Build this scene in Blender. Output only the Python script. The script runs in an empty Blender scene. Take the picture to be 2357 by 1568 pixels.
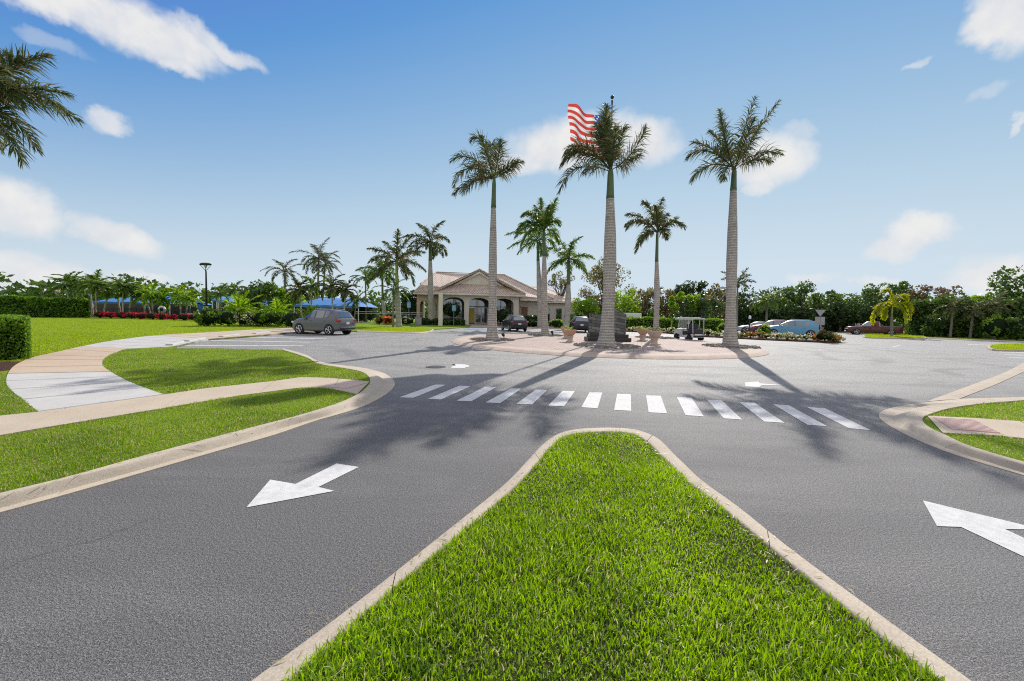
import bpy, math, random
import numpy as np
from mathutils import Vector, Matrix

S = bpy.context.scene
COL = S.collection
rad = math.radians

# ------------------------------------------------------------------ camera
PITCH, ROLL, HCAM, LENS, SHIFT = 2.8, 1.2, 1.75, 14.05, -0.00636
cam = bpy.data.cameras.new('camera')
cam.lens, cam.sensor_width, cam.sensor_fit = LENS, 36.0, 'HORIZONTAL'
cam.shift_y = SHIFT
cam.clip_start, cam.clip_end = 0.05, 6000
camo = bpy.data.objects.new('camera', cam)
COL.objects.link(camo)
CM = Matrix.Rotation(rad(90 - PITCH), 3, 'X') @ Matrix.Rotation(rad(ROLL), 3, 'Z')
camo.matrix_world = Matrix.Translation((0, 0, HCAM)) @ CM.to_4x4()
S.camera = camo
FPX = LENS / 36 * 2357


def ray(u, v):
    """Direction of the sight line through a point of the photograph (2357 x 1568 units)."""
    return CM @ Vector(((u - 1178.5) / FPX, (784 - v) / FPX + SHIFT * 2357 / FPX, -1.0))


def G(u, v, z=0.0):
    d = ray(u, v)
    k = (z - HCAM) / d.z
    return Vector((d.x * k, d.y * k, z))


def D(u, v, Y):
    d = ray(u, v)
    k = Y / d.y
    return Vector((d.x * k, Y, HCAM + d.z * k))


# ------------------------------------------------------------------ light
SUN_AZ, SUN_EL = 22.0, 35.0
sd = Vector((math.sin(rad(SUN_AZ)) * math.cos(rad(SUN_EL)), math.cos(rad(SUN_AZ)) * math.cos(rad(SUN_EL)), math.sin(rad(SUN_EL))))
sl = bpy.data.lights.new('sun', 'SUN')
sl.energy, sl.angle, sl.color = 3.75, rad(0.5), (1.0, 0.95, 0.87)
so = bpy.data.objects.new('sun', sl)
so.rotation_euler = sd.to_track_quat('Z', 'Y').to_euler()
COL.objects.link(so)

S.view_settings.view_transform = 'Standard'
S.view_settings.look = 'None'
S.view_settings.exposure = 0.36
S.view_settings.gamma = 1.0
S.cycles.max_bounces = 8
S.cycles.transparent_max_bounces = 6
S.cycles.use_denoising = False
S.cycles.filter_width = 1.1
S.cycles.sample_clamp_indirect = 4.0
S.cycles.sample_clamp_direct = 6.0

wd = bpy.data.worlds.new('World')
S.world = wd
wd.use_nodes = True
WN, WL = wd.node_tree.nodes, wd.node_tree.links
WN.clear()


class NT:
    """Small node-tree helper."""

    def __init__(s, nt):
        s.n, s.l = nt.nodes, nt.links

    def new(s, t, **kw):
        x = s.n.new(t)
        for k, v in kw.items():
            setattr(x, k, v)
        return x

    def val(s, sock, v):
        if isinstance(v, bpy.types.NodeSocket):
            s.l.new(v, sock)
        else:
            sock.default_value = v

    def math(s, op, a, b=None, c=None, clamp=False):
        x = s.new('ShaderNodeMath', operation=op, use_clamp=clamp)
        for i, q in enumerate((a, b, c)):
            if q is not None:
                s.val(x.inputs[i], q)
        return x.outputs[0]

    def mix(s, f, a, b):
        x = s.new('ShaderNodeMix', data_type='RGBA')
        s.val(x.inputs[0], f)
        s.val(x.inputs[6], a)
        s.val(x.inputs[7], b)
        return x.outputs[2]

    def noise(s, vec, scale, detail=3.0, rough=0.55, out=0, dist=0.0):
        x = s.new('ShaderNodeTexNoise')
        if vec is not None:
            s.l.new(vec, x.inputs['Vector'])
        x.inputs['Scale'].default_value = scale
        x.inputs['Detail'].default_value = detail
        x.inputs['Roughness'].default_value = rough
        x.inputs['Distortion'].default_value = dist
        return x.outputs[out]

    def mapr(s, v, a, b, c=0.0, d=1.0, smooth=True):
        x = s.new('ShaderNodeMapRange', interpolation_type='SMOOTHSTEP' if smooth else 'LINEAR')
        s.val(x.inputs[0], v)
        for i, q in enumerate((a, b, c, d)):
            x.inputs[i + 1].default_value = q
        return x.outputs[0]


w = NT(wd.node_tree)
sky = w.new('ShaderNodeTexSky', sky_type='NISHITA', sun_disc=False)
sky.sun_elevation, sky.sun_rotation = rad(SUN_EL), rad(SUN_AZ)
sky.air_density, sky.dust_density, sky.ozone_density, sky.altitude = 0.7, 0.0, 2.0, 0
tc = w.new('ShaderNodeTexCoord')
sep = w.new('ShaderNodeSeparateXYZ')
w.l.new(tc.outputs['Generated'], sep.inputs[0])
az = w.math('ARCTAN2', sep.outputs[0], sep.outputs[1])
el = w.math('ARCSINE', sep.outputs[2])
nz = w.noise(tc.outputs['Generated'], 7.0, 6.0, 0.6, out=1)
nz2 = w.noise(tc.outputs['Generated'], 26.0, 5.0, 0.6)
nsep = w.new('ShaderNodeSeparateXYZ')
w.l.new(nz, nsep.inputs[0])
azw = w.math('ADD', az, w.math('MULTIPLY', w.math('SUBTRACT', nsep.outputs[0], 0.5), 0.16))
elw = w.math('ADD', el, w.math('MULTIPLY', w.math('SUBTRACT', nsep.outputs[1], 0.5), 0.10))
# clouds: centre u, v, half width, half height, tilt, strength (directions in the sky)
CLOUDS = [(120, 18, 140, 42, 2, .95), (260, 52, 180, 62, 2, 1.0), (380, 92, 130, 46, 2, 1.0), (490, 98, 95, 26, 4, .85), (395, 138, 62, 20, 2, .9), (235, 262, 56, 28, -8, .75), (50, 472, 105, 62, 6, 1.0), (278, 545, 105, 34, 10, .95),
          (60, 622, 130, 42, 0, .9), (320, 634, 60, 14, 0, .6), (1300, 330, 105, 66, -8, 1.0), (1215, 365, 110, 34, -6, .85), (1450, 318, 100, 56, 8, 1.0),
          (1775, 372, 92, 62, 0, .95), (1760, 432, 40, 20, 0, .8), (2120, 532, 95, 34, -6, .95), (2045, 572, 75, 22, -4, .8), (2320, 45, 105, 95, 30, 1.0),
          (2095, 142, 36, 10, -4, .5), (2295, 648, 150, 50, -4, .95), (1885, 646, 60, 16, 0, .7), (2005, 645, 36, 14, 0, .5),
          (1840, 298, 34, 20, 0, .4), (2332, 288, 18, 20, 0, .6), (130, 114, 60, 14, 5, .28), (2270, 222, 34, 14, 10, .3)]
mask = None
for (u, v, a, b, t, k) in CLOUDS:
    d0, d1, d2 = ray(u, v).normalized(), ray(u + a, v).normalized(), ray(u, v - b).normalized()
    ca, ce = math.atan2(d0.x, d0.y), math.asin(d0.z)
    ra = abs(math.atan2(d1.x, d1.y) - ca)
    re = abs(math.asin(d2.z) - ce)
    dx = w.math('DIVIDE', w.math('SUBTRACT', azw, ca), ra)
    dy = w.math('DIVIDE', w.math('SUBTRACT', elw, ce), re)
    if t:
        dy = w.math('ADD', dy, w.math('MULTIPLY', dx, math.tan(rad(t)) * ra / re))
    r2 = w.math('ADD', w.math('MULTIPLY', dx, dx), w.math('MULTIPLY', dy, dy))
    m = w.math('MULTIPLY', w.mapr(r2, 1.75, 0.12), k)
    mask = m if mask is None else w.math('MAXIMUM', mask, m)
mask = w.math('MULTIPLY', mask, w.mapr(nz2, 0.25, 0.6, 0.86, 1.0), clamp=True)
# broken cloud added overhead and behind the viewer, unseen, for neutral fill light
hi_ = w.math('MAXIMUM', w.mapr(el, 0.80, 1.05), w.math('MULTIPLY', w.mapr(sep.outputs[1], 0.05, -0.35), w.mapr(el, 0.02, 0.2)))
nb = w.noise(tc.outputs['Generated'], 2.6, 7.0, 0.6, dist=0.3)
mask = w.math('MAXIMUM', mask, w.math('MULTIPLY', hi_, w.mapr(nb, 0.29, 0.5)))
bgs = w.new('ShaderNodeBackground')
ss = w.new('ShaderNodeSeparateColor')
w.l.new(sky.outputs[0], ss.inputs[0])
sc_ = w.new('ShaderNodeCombineColor')


def tone(x, top, k, x0):
    """A film-like shoulder for one channel of the sky."""
    e_ = w.math('EXPONENT', w.math('MULTIPLY', w.math('SUBTRACT', x, x0), -k))
    return w.math('MAXIMUM', w.math('MULTIPLY', w.math('SUBTRACT', 1.0, e_), top), w.math('MULTIPLY', x, 0.8))


sky_r = w.math('MINIMUM', tone(ss.outputs[0], 4.6, 0.95, 0.85), 4.6)
sky_g = w.math('MINIMUM', tone(ss.outputs[1], 5.35, 0.68, 1.05), 5.35)
sky_b = w.math('DIVIDE', w.math('MULTIPLY', ss.outputs[2], 5.36), w.math('ADD', w.math('MULTIPLY', ss.outputs[2], 0.86), 1.0))
sky_b = w.math('ADD', sky_b, w.math('MULTIPLY', sky_r, 0.09))
for i_, q_ in enumerate((sky_r, sky_g, sky_b)):
    w.l.new(q_, sc_.inputs[i_])
w.l.new(sc_.outputs[0], bgs.inputs[0])
bgs.inputs[1].default_value = 0.109
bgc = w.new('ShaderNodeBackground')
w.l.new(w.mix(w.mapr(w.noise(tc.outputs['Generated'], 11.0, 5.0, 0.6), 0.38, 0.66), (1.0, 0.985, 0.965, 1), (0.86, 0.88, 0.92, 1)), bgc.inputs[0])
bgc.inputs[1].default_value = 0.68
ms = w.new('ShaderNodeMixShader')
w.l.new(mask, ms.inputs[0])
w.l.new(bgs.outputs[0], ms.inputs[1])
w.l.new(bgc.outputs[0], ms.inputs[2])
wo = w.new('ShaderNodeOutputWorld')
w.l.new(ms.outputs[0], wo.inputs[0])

# ------------------------------------------------------------------ materials
MATS = {}


def newmat(name):
    m = bpy.data.materials.new(name)
    m.use_nodes = True
    MATS[name] = m
    t = NT(m.node_tree)
    return m, t, m.node_tree.nodes['Principled BSDF']


def rgba(c):
    return (c[0], c[1], c[2], 1.0)


def pmat(name, col, rough=0.6, metal=0.0, spec=0.5, col2=None, nscale=4.0, bump=0.0, bscale=40.0, bdist=0.01, coat=0.0, detail=4.0, gen=False):
    m, t, p = newmat(name)
    p.inputs['Roughness'].default_value = rough
    p.inputs['Metallic'].default_value = metal
    p.inputs['Specular IOR Level'].default_value = spec
    p.inputs['Coat Weight'].default_value = coat
    p.inputs['Coat Roughness'].default_value = 0.05
    o = t.new('ShaderNodeTexCoord').outputs['Object']
    c2 = col2 or tuple(q * 0.8 for q in col)
    t.l.new(t.mix(t.mapr(t.noise(o, nscale, detail), 0.3, 0.7), rgba(col), rgba(c2)), p.inputs['Base Color'])
    if bump:
        b = t.new('ShaderNodeBump')
        b.inputs['Strength'].default_value = bump
        b.inputs['Distance'].default_value = bdist
        t.l.new(t.noise(o, bscale, 4.0), b.inputs['Height'])
        t.l.new(b.outputs[0], p.inputs['Normal'])
    return m


def leafmat(name, c1, c2, trans=0.4, tmul=1.6, rough=0.45, dry=None, dryp=0.08, spec=0.35, big=0.0):
    m, t, p = newmat(name)
    geo = t.new('ShaderNodeNewGeometry')
    r = geo.outputs['Random Per Island']
    oi = t.new('ShaderNodeObjectInfo')
    f = t.math('ADD', t.math('MULTIPLY', r, 0.75), t.math('MULTIPLY', oi.outputs['Random'], 0.25))
    if big:
        n = t.noise(t.new('ShaderNodeTexCoord').outputs['Object'], big, 3.0)
        f = t.math('ADD', t.math('MULTIPLY', f, 0.55), t.math('MULTIPLY', t.mapr(n, 0.3, 0.7), 0.45))
    c = t.mix(f, rgba(tuple(q * 1.45 for q in c1)), rgba(tuple(q * 1.45 for q in c2)))
    if dry:
        r2 = t.math('FRACT', t.math('MULTIPLY', r, 17.31))
        c = t.mix(t.math('LESS_THAN', r2, dryp), c, rgba(dry))
    t.l.new(c, p.inputs['Base Color'])
    p.inputs['Roughness'].default_value = rough
    p.inputs['Specular IOR Level'].default_value = spec
    tr = t.new('ShaderNodeBsdfTranslucent')
    hs = t.new('ShaderNodeHueSaturation')
    hs.inputs['Hue'].default_value = 0.485
    hs.inputs['Saturation'].default_value = 1.1
    hs.inputs['Value'].default_value = tmul
    t.l.new(c, hs.inputs['Color'])
    t.l.new(hs.outputs[0], tr.inputs[0])
    mx = t.new('ShaderNodeMixShader')
    mx.inputs[0].default_value = trans
    t.l.new(p.outputs[0], mx.inputs[1])
    t.l.new(tr.outputs[0], mx.inputs[2])
    t.l.new(mx.outputs[0], m.node_tree.nodes['Material Output'].inputs[0])
    return m


def asphalt(name, lo, hi):
    m, t, p = newmat(name)
    o = t.new('ShaderNodeTexCoord').outputs['Object']
    fine = t.noise(o, 150.0, 2.0, 0.7)
    mid = t.noise(o, 55.0, 3.0, 0.7)
    big = t.noise(o, 0.16, 5.0, 0.6)
    mp = t.new('ShaderNodeMapping')
    t.l.new(o, mp.inputs[0])
    mp.inputs['Scale'].default_value = (0.35, 1.5, 1)
    mp.inputs['Rotation'].default_value = (0, 0, rad(12))
    streak = t.noise(mp.outputs[0], 1.1, 6.0, 0.62, dist=0.4)
    sx = t.new('ShaderNodeSeparateXYZ')
    t.l.new(o, sx.inputs[0])
    # newer darker surfacing in the near entrance lanes, older and paler round the circle
    y = t.math('ADD', sx.outputs[1], t.math('MULTIPLY', t.math('SUBTRACT', big, 0.5), 2.0))
    # exit lane on the left was sealed more recently than the entry lane
    ex = t.math('SUBTRACT', sx.outputs[0], t.math('MULTIPLY', sx.outputs[1], 0.3))
    lane = t.mapr(ex, -2.0, 1.6)
    f = t.math('ADD', t.math('MULTIPLY', t.mapr(y, 5.0, 12.5), 0.62), t.math('MULTIPLY', lane, 0.22))
    f = t.math('ADD', f, t.math('MULTIPLY', t.math('SUBTRACT', streak, 0.5), 0.75))
    c = t.mix(t.math('MAXIMUM', t.math('MINIMUM', f, 1.0), 0.0), rgba(lo), rgba(hi))
    # worn wheel tracks, drips and old patches
    tr_ = t.noise(mp.outputs[0], 0.45, 4.0, 0.6)
    c = t.mix(t.math('MULTIPLY', t.mapr(tr_, 0.52, 0.7), 0.32), c, rgba(tuple(q * 0.7 for q in lo)))
    dr_ = t.noise(o, 2.2, 3.0, 0.5)
    c = t.mix(t.math('MULTIPLY', t.mapr(dr_, 0.70, 0.78), 0.35), c, (0.05, 0.05, 0.05, 1))
    # tyre polish in rings round the circle
    vd = t.new('ShaderNodeVectorMath', operation='DISTANCE')
    t.l.new(o, vd.inputs[0])
    vd.inputs[1].default_value = (5.62, 26.1, 0)
    rd = t.math('ADD', vd.outputs['Value'], t.math('MULTIPLY', t.math('SUBTRACT', t.noise(o, 0.35, 3.0), 0.5), 2.6))
    ringm = t.math('MULTIPLY', t.mapr(t.math('SINE', t.math('MULTIPLY', rd, 3.3)), 0.1, 1.0), t.mapr(t.noise(o, 0.22, 3.0), 0.42, 0.62))
    ringm = t.math('MULTIPLY', ringm, t.math('MULTIPLY', t.mapr(vd.outputs['Value'], 9.5, 11.5), t.mapr(vd.outputs['Value'], 24.0, 16.0)))
    c = t.mix(t.math('MULTIPLY', ringm, 0.38), c, rgba(tuple(q * 0.75 for q in lo)))
    sp = t.mapr(fine, 0.36, 0.70, 0.38, 1.85)
    sp2 = t.mapr(mid, 0.3, 0.7, 0.65, 1.35)
    vm = t.new('ShaderNodeVectorMath', operation='SCALE')
    t.l.new(c, vm.inputs[0])
    t.l.new(t.math('MULTIPLY', sp, sp2), vm.inputs['Scale'])
    # hairline cracks
    vo = t.new('ShaderNodeTexVoronoi', feature='DISTANCE_TO_EDGE')
    vo.inputs['Scale'].default_value = 0.33
    wp = t.new('ShaderNodeVectorMath', operation='ADD')
    t.l.new(o, wp.inputs[0])
    nn = t.noise(o, 0.9, 4.0, 0.6, out=1)
    t.l.new(nn, wp.inputs[1])
    t.l.new(wp.outputs[0], vo.inputs['Vector'])
    ck = t.math('MULTIPLY', t.mapr(vo.outputs[0], 0.0, 0.006, 1.0, 0.0), t.mapr(t.noise(o, 0.25, 2.0), 0.5, 0.62))
    c2 = t.mix(t.math('MULTIPLY', ck, 0.45), vm.outputs[0], (0.03, 0.03, 0.03, 1))
    t.l.new(c2, p.inputs['Base Color'])
    p.inputs['Roughness'].default_value = 0.72
    p.inputs['Specular IOR Level'].default_value = 0.28
    b = t.new('ShaderNodeBump')
    b.inputs['Strength'].default_value = 0.75
    b.inputs['Distance'].default_value = 0.012
    t.l.new(t.math('ADD', fine, t.math('MULTIPLY', mid, 1.2)), b.inputs['Height'])
    t.l.new(b.outputs[0], p.inputs['Normal'])
    return m


def paintmat(name, col, under, thr):
    """Road paint worn through to the stones below."""
    m, t, p = newmat(name)
    o = t.new('ShaderNodeTexCoord').outputs['Object']
    fine = t.noise(o, 130.0, 3.0, 0.7)
    big = t.noise(o, 2.6, 5.0, 0.65)
    wear = t.mapr(t.math('ADD', t.math('MULTIPLY', fine, 0.55), t.math('MULTIPLY', big, 0.5)), thr, thr + 0.07)
    c = t.mix(t.mapr(t.noise(o, 12.0, 4.0), 0.3, 0.7), rgba(col), rgba(tuple(q * 0.86 for q in col)))
    t.l.new(t.mix(t.math('MULTIPLY', wear, 0.8), c, rgba(under)), p.inputs['Base Color'])
    p.inputs['Roughness'].default_value = 0.8
    p.inputs['Specular IOR Level'].default_value = 0.15
    b = t.new('ShaderNodeBump')
    b.inputs['Strength'].default_value = 0.7
    b.inputs['Distance'].default_value = 0.008
    t.l.new(fine, b.inputs['Height'])
    t.l.new(b.outputs[0], p.inputs['Normal'])
    return m


def concrete(name, col, col2, stain=(0.16, 0.13, 0.1), st=0.35, bump=0.25):
    m, t, p = newmat(name)
    o = t.new('ShaderNodeTexCoord').outputs['Object']
    a = t.mapr(t.noise(o, 1.3, 6.0, 0.65), 0.3, 0.7)
    fine = t.noise(o, 90.0, 3.0, 0.7)
    c = t.mix(a, rgba(col), rgba(col2))
    mp = t.new('ShaderNodeMapping')
    t.l.new(o, mp.inputs[0])
    mp.inputs['Scale'].default_value = (1.0, 1.0, 4.0)
    s = t.mapr(t.noise(mp.outputs[0], 3.2, 7.0, 0.7, dist=0.8), 0.56, 0.78)
    c = t.mix(t.math('MULTIPLY', s, st), c, rgba(stain))
    vm = t.new('ShaderNodeVectorMath', operation='SCALE')
    t.l.new(c, vm.inputs[0])
    t.l.new(t.mapr(fine, 0.3, 0.7, 0.82, 1.16), vm.inputs['Scale'])
    t.l.new(vm.outputs[0], p.inputs['Base Color'])
    p.inputs['Roughness'].default_value = 0.85
    p.inputs['Specular IOR Level'].default_value = 0.25
    b = t.new('ShaderNodeBump')
    b.inputs['Strength'].default_value = bump
    b.inputs['Distance'].default_value = 0.006
    t.l.new(fine, b.inputs['Height'])
    t.l.new(b.outputs[0], p.inputs['Normal'])
    return m


def lawnmat(name, c1, c2, dry):
    m, t, p = newmat(name)
    o = t.new('ShaderNodeTexCoord').outputs['Object']
    c = t.mix(t.mapr(t.noise(o, 60.0, 4.0, 0.7), 0.3, 0.7), rgba(c1), rgba(c2))
    c = t.mix(t.math('MULTIPLY', t.mapr(t.noise(o, 0.7, 6.0, 0.7), 0.5, 0.75), 0.6), c, rgba(dry))
    t.l.new(c, p.inputs['Base Color'])
    p.inputs['Roughness'].default_value = 0.9
    p.inputs['Specular IOR Level'].default_value = 0.1
    b = t.new('ShaderNodeBump')
    b.inputs['Strength'].default_value = 1.0
    b.inputs['Distance'].default_value = 0.03
    t.l.new(t.noise(o, 45.0, 5.0, 0.75), b.inputs['Height'])
    t.l.new(b.outputs[0], p.inputs['Normal'])
    return m


def pavermat(name):
    m, t, p = newmat(name)
    o = t.new('ShaderNodeTexCoord').outputs['Object']
    mp = t.new('ShaderNodeMapping')
    t.l.new(o, mp.inputs[0])
    mp.inputs['Rotation'].default_value = (0, 0, rad(17))
    br = t.new('ShaderNodeTexBrick')
    t.l.new(mp.outputs[0], br.inputs['Vector'])
    br.inputs['Scale'].default_value = 1.0
    br.inputs['Brick Width'].default_value = 0.46
    br.inputs['Row Height'].default_value = 0.30
    br.inputs['Mortar Size'].default_value = 0.016
    br.inputs['Color1'].default_value = (0.50, 0.37, 0.31, 1)
    br.inputs['Color2'].default_value = (0.36, 0.28, 0.245, 1)
    br.inputs['Mortar'].default_value = (0.13, 0.115, 0.10, 1)
    c = t.mix(t.math('MULTIPLY', t.mapr(t.noise(o, 0.8, 5.0), 0.4, 0.75), 0.45), br.outputs[0], (0.42, 0.36, 0.31, 1))
    t.l.new(c, p.inputs['Base Color'])
    p.inputs['Roughness'].default_value = 0.8
    p.inputs['Specular IOR Level'].default_value = 0.25
    b = t.new('ShaderNodeBump')
    b.inputs['Strength'].default_value = 0.5
    b.inputs['Distance'].default_value = 0.01
    t.l.new(br.outputs['Fac'], b.inputs['Height'])
    b.invert = True
    t.l.new(b.outputs[0], p.inputs['Normal'])
    return m


def trunkmat(name, c1, c2, ring=5.5, rstr=0.6):
    m, t, p = newmat(name)
    o = t.new('ShaderNodeTexCoord').outputs['Object']
    wv = t.new('ShaderNodeTexWave', bands_direction='Z')
    t.l.new(o, wv.inputs[0])
    wv.inputs['Scale'].default_value = ring
    wv.inputs['Distortion'].default_value = 2.2
    wv.inputs['Detail'].default_value = 4.0
    wv.inputs['Detail Scale'].default_value = 2.5
    mp = t.new('ShaderNodeMapping')
    t.l.new(o, mp.inputs[0])
    mp.inputs['Scale'].default_value = (1, 1, 0.25)
    n = t.noise(mp.outputs[0], 16.0, 6.0, 0.75)
    n2 = t.noise(o, 1.6, 5.0, 0.7)
    f = t.math('ADD', t.math('MULTIPLY', wv.outputs[1], 0.5), t.math('MULTIPLY', t.mapr(n, 0.3, 0.7), 0.55))
    c = t.mix(f, rgba(c2), rgba(c1))
    c = t.mix(t.math('MULTIPLY', t.mapr(n2, 0.5, 0.72), 0.4), c, rgba(tuple(q * 1.25 for q in c1)))
    c = t.mix(t.math('MULTIPLY', t.mapr(t.noise(o, 2.3, 6.0, 0.7), 0.54, 0.70), 0.55), c, rgba(tuple(q * 0.75 for q in c2)))
    t.l.new(c, p.inputs['Base Color'])
    p.inputs['Roughness'].default_value = 0.9
    p.inputs['Specular IOR Level'].default_value = 0.2
    b = t.new('ShaderNodeBump')
    b.inputs['Strength'].default_value = rstr
    b.inputs['Distance'].default_value = 0.03
    t.l.new(t.math('ADD', wv.outputs[1], n), b.inputs['Height'])
    t.l.new(b.outputs[0], p.inputs['Normal'])
    return m


def rooftile(name):
    m, t, p = newmat(name)
    o = t.new('ShaderNodeTexCoord').outputs['Object']
    br = t.new('ShaderNodeTexBrick')
    sx = t.new('ShaderNodeSeparateXYZ')
    t.l.new(o, sx.inputs[0])
    cx = t.new('ShaderNodeCombineXYZ')
    t.l.new(t.math('ADD', sx.outputs[0], t.math('MULTIPLY', sx.outputs[1], 0.0)), cx.inputs[0])
    t.l.new(t.math('MULTIPLY', sx.outputs[2], 2.1), cx.inputs[1])
    t.l.new(cx.outputs[0], br.inputs[0])
    br.inputs['Scale'].default_value = 1.0
    br.inputs['Brick Width'].default_value = 0.36
    br.inputs['Row Height'].default_value = 0.42
    br.inputs['Mortar Size'].default_value = 0.05
    br.inputs['Mortar Smooth'].default_value = 0.6
    br.inputs['Color1'].default_value = (0.76, 0.61, 0.51, 1)
    br.inputs['Color2'].default_value = (0.61, 0.49, 0.41, 1)
    br.inputs['Mortar'].default_value = (0.36, 0.28, 0.23, 1)
    c = t.mix(t.math('MULTIPLY', t.mapr(t.noise(o, 0.6, 5.0), 0.35, 0.7), 0.45), br.outputs[0], (0.60, 0.49, 0.41, 1))
    t.l.new(c, p.inputs['Base Color'])
    p.inputs['Roughness'].default_value = 0.8
    b = t.new('ShaderNodeBump')
    b.inputs['Strength'].default_value = 0.9
    b.inputs['Distance'].default_value = 0.06
    b.invert = True
    t.l.new(br.outputs['Fac'], b.inputs['Height'])
    t.l.new(b.outputs[0], p.inputs['Normal'])
    return m


def stonemat(name):
    m, t, p = newmat(name)
    o = t.new('ShaderNodeTexCoord').outputs['Object']
    br = t.new('ShaderNodeTexBrick')
    cx = t.new('ShaderNodeCombineXYZ')
    sx = t.new('ShaderNodeSeparateXYZ')
    t.l.new(o, sx.inputs[0])
    t.l.new(sx.outputs[0], cx.inputs[0])
    t.l.new(t.math('ADD', sx.outputs[2], t.math('MULTIPLY', sx.outputs[0], 0.16)), cx.inputs[1])
    t.l.new(cx.outputs[0], br.inputs[0])
    br.inputs['Brick Width'].default_value = 0.55
    br.inputs['Row Height'].default_value = 0.2
    br.inputs['Scale'].default_value = 1.0
    br.inputs['Mortar Size'].default_value = 0.012
    br.inputs['Color1'].default_value = (0.20, 0.195, 0.185, 1)
    br.inputs['Color2'].default_value = (0.05, 0.05, 0.05, 1)
    br.inputs['Mortar'].default_value = (0.02, 0.02, 0.02, 1)
    t.l.new(br.outputs[0], p.inputs['Base Color'])
    p.inputs['Roughness'].default_value = 0.4
    b = t.new('ShaderNodeBump')
    b.inputs['Strength'].default_value = 0.8
    b.inputs['Distance'].default_value = 0.02
    b.invert = True
    t.l.new(br.outputs['Fac'], b.inputs['Height'])
    t.l.new(b.outputs[0], p.inputs['Normal'])
    return m


def flagmat(name):
    """Thirteen stripes; the blue field with its stars is a piece of its own."""
    m, t, p = newmat(name)
    uv = t.new('ShaderNodeUVMap')
    sx = t.new('ShaderNodeSeparateXYZ')
    t.l.new(uv.outputs[0], sx.inputs[0])
    k = t.math('FLOOR', t.math('MULTIPLY', sx.outputs[1], 13.0))
    odd = t.math('MODULO', k, 2.0)
    c = t.mix(odd, (0.62, 0.06, 0.05, 1), (0.8, 0.78, 0.76, 1))
    inx = t.math('LESS_THAN', sx.outputs[0], 0.4)
    iny = t.math('GREATER_THAN', sx.outputs[1], 6.0 / 13.0)
    can = t.math('MULTIPLY', inx, iny)
    u5 = t.math('MULTIPLY', sx.outputs[0], 11 / 0.4)
    v5 = t.math('MULTIPLY', t.math('SUBTRACT', sx.outputs[1], 6 / 13), 9 * 13 / 7)
    fu, fv = t.math('SUBTRACT', t.math('FRACT', u5), 0.5), t.math('SUBTRACT', t.math('FRACT', v5), 0.5)
    d = t.math('ADD', t.math('MULTIPLY', fu, fu), t.math('MULTIPLY', fv, fv))
    par = t.math('MODULO', t.math('ADD', t.math('FLOOR', u5), t.math('FLOOR', v5)), 2.0)
    star = t.math('MULTIPLY', t.math('LESS_THAN', d, 0.12), t.math('LESS_THAN', par, 0.5))
    blue = t.mix(star, (0.02, 0.10, 0.42, 1), (0.85, 0.85, 0.85, 1))
    c = t.mix(can, c, blue)
    t.l.new(c, p.inputs['Base Color'])
    p.inputs['Roughness'].default_value = 0.8
    tr = t.new('ShaderNodeBsdfTranslucent')
    t.l.new(c, tr.inputs[0])
    mx = t.new('ShaderNodeMixShader')
    mx.inputs[0].default_value = 0.5
    t.l.new(p.outputs[0], mx.inputs[1])
    t.l.new(tr.outputs[0], mx.inputs[2])
    t.l.new(mx.outputs[0], m.node_tree.nodes['Material Output'].inputs[0])
    return m


asphalt('asphalt', (0.148, 0.144, 0.142), (0.355, 0.345, 0.325))
concrete('kerb_concrete', (0.52, 0.445, 0.345), (0.44, 0.375, 0.295), stain=(0.15, 0.12, 0.095), st=0.62)
concrete('walk_concrete', (0.53, 0.44, 0.33), (0.46, 0.38, 0.29), st=0.22)
concrete('white_concrete', (0.54, 0.52, 0.49), (0.46, 0.445, 0.42), stain=(0.3, 0.27, 0.23), st=0.3)
concrete('stained_concrete', (0.52, 0.42, 0.32), (0.50, 0.37, 0.26), stain=(0.36, 0.22, 0.12), st=0.3)
lawnmat('lawn', (0.15, 0.25, 0.015), (0.21, 0.31, 0.02), (0.30, 0.31, 0.06))
lawnmat('turf_soil', (0.05, 0.07, 0.018), (0.09, 0.10, 0.035), (0.17, 0.14, 0.09))
lawnmat('far_ground', (0.05, 0.08, 0.02), (0.08, 0.1, 0.03), (0.12, 0.1, 0.06))
pmat('soil', (0.10, 0.055, 0.035), 0.95, spec=0.1, col2=(0.05, 0.03, 0.02), nscale=18, bump=1.0, bscale=30, bdist=0.04)
pavermat('paver')
pmat('apron', (0.50, 0.40, 0.32), 0.85, col2=(0.42, 0.33, 0.27), nscale=2.0, bump=0.3, bscale=60)
paintmat('road_paint', (0.70, 0.69, 0.665), (0.25, 0.25, 0.245), 0.605)
paintmat('faded_paint', (0.58, 0.58, 0.56), (0.25, 0.25, 0.245), 0.55)
pmat('tactile_red', (0.48, 0.24, 0.20), 0.85, col2=(0.40, 0.19, 0.16), nscale=6)
pmat('tactile_dome', (0.62, 0.50, 0.45), 0.85, nscale=9)
pmat('iron', (0.05, 0.05, 0.05), 0.6, metal=0.5, nscale=20)
trunkmat('royal_trunk', (0.58, 0.535, 0.48), (0.22, 0.20, 0.18), ring=2.1, rstr=0.9)
trunkmat('thin_trunk', (0.34, 0.30, 0.24), (0.16, 0.13, 0.10), ring=9.0)
trunkmat('bark', (0.19, 0.15, 0.11), (0.08, 0.065, 0.05), ring=0.8)
trunkmat('pale_trunk', (0.55, 0.50, 0.42), (0.30, 0.26, 0.2), ring=9.0, rstr=0.3)
pmat('crownshaft', (0.065, 0.115, 0.040), 0.4, col2=(0.095, 0.14, 0.05), nscale=3)
pmat('brown_sheath', (0.10, 0.07, 0.045), 0.8, nscale=9)
pmat('yellow_shaft', (0.38, 0.34, 0.06), 0.45, col2=(0.26, 0.3, 0.06), nscale=2)
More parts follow.
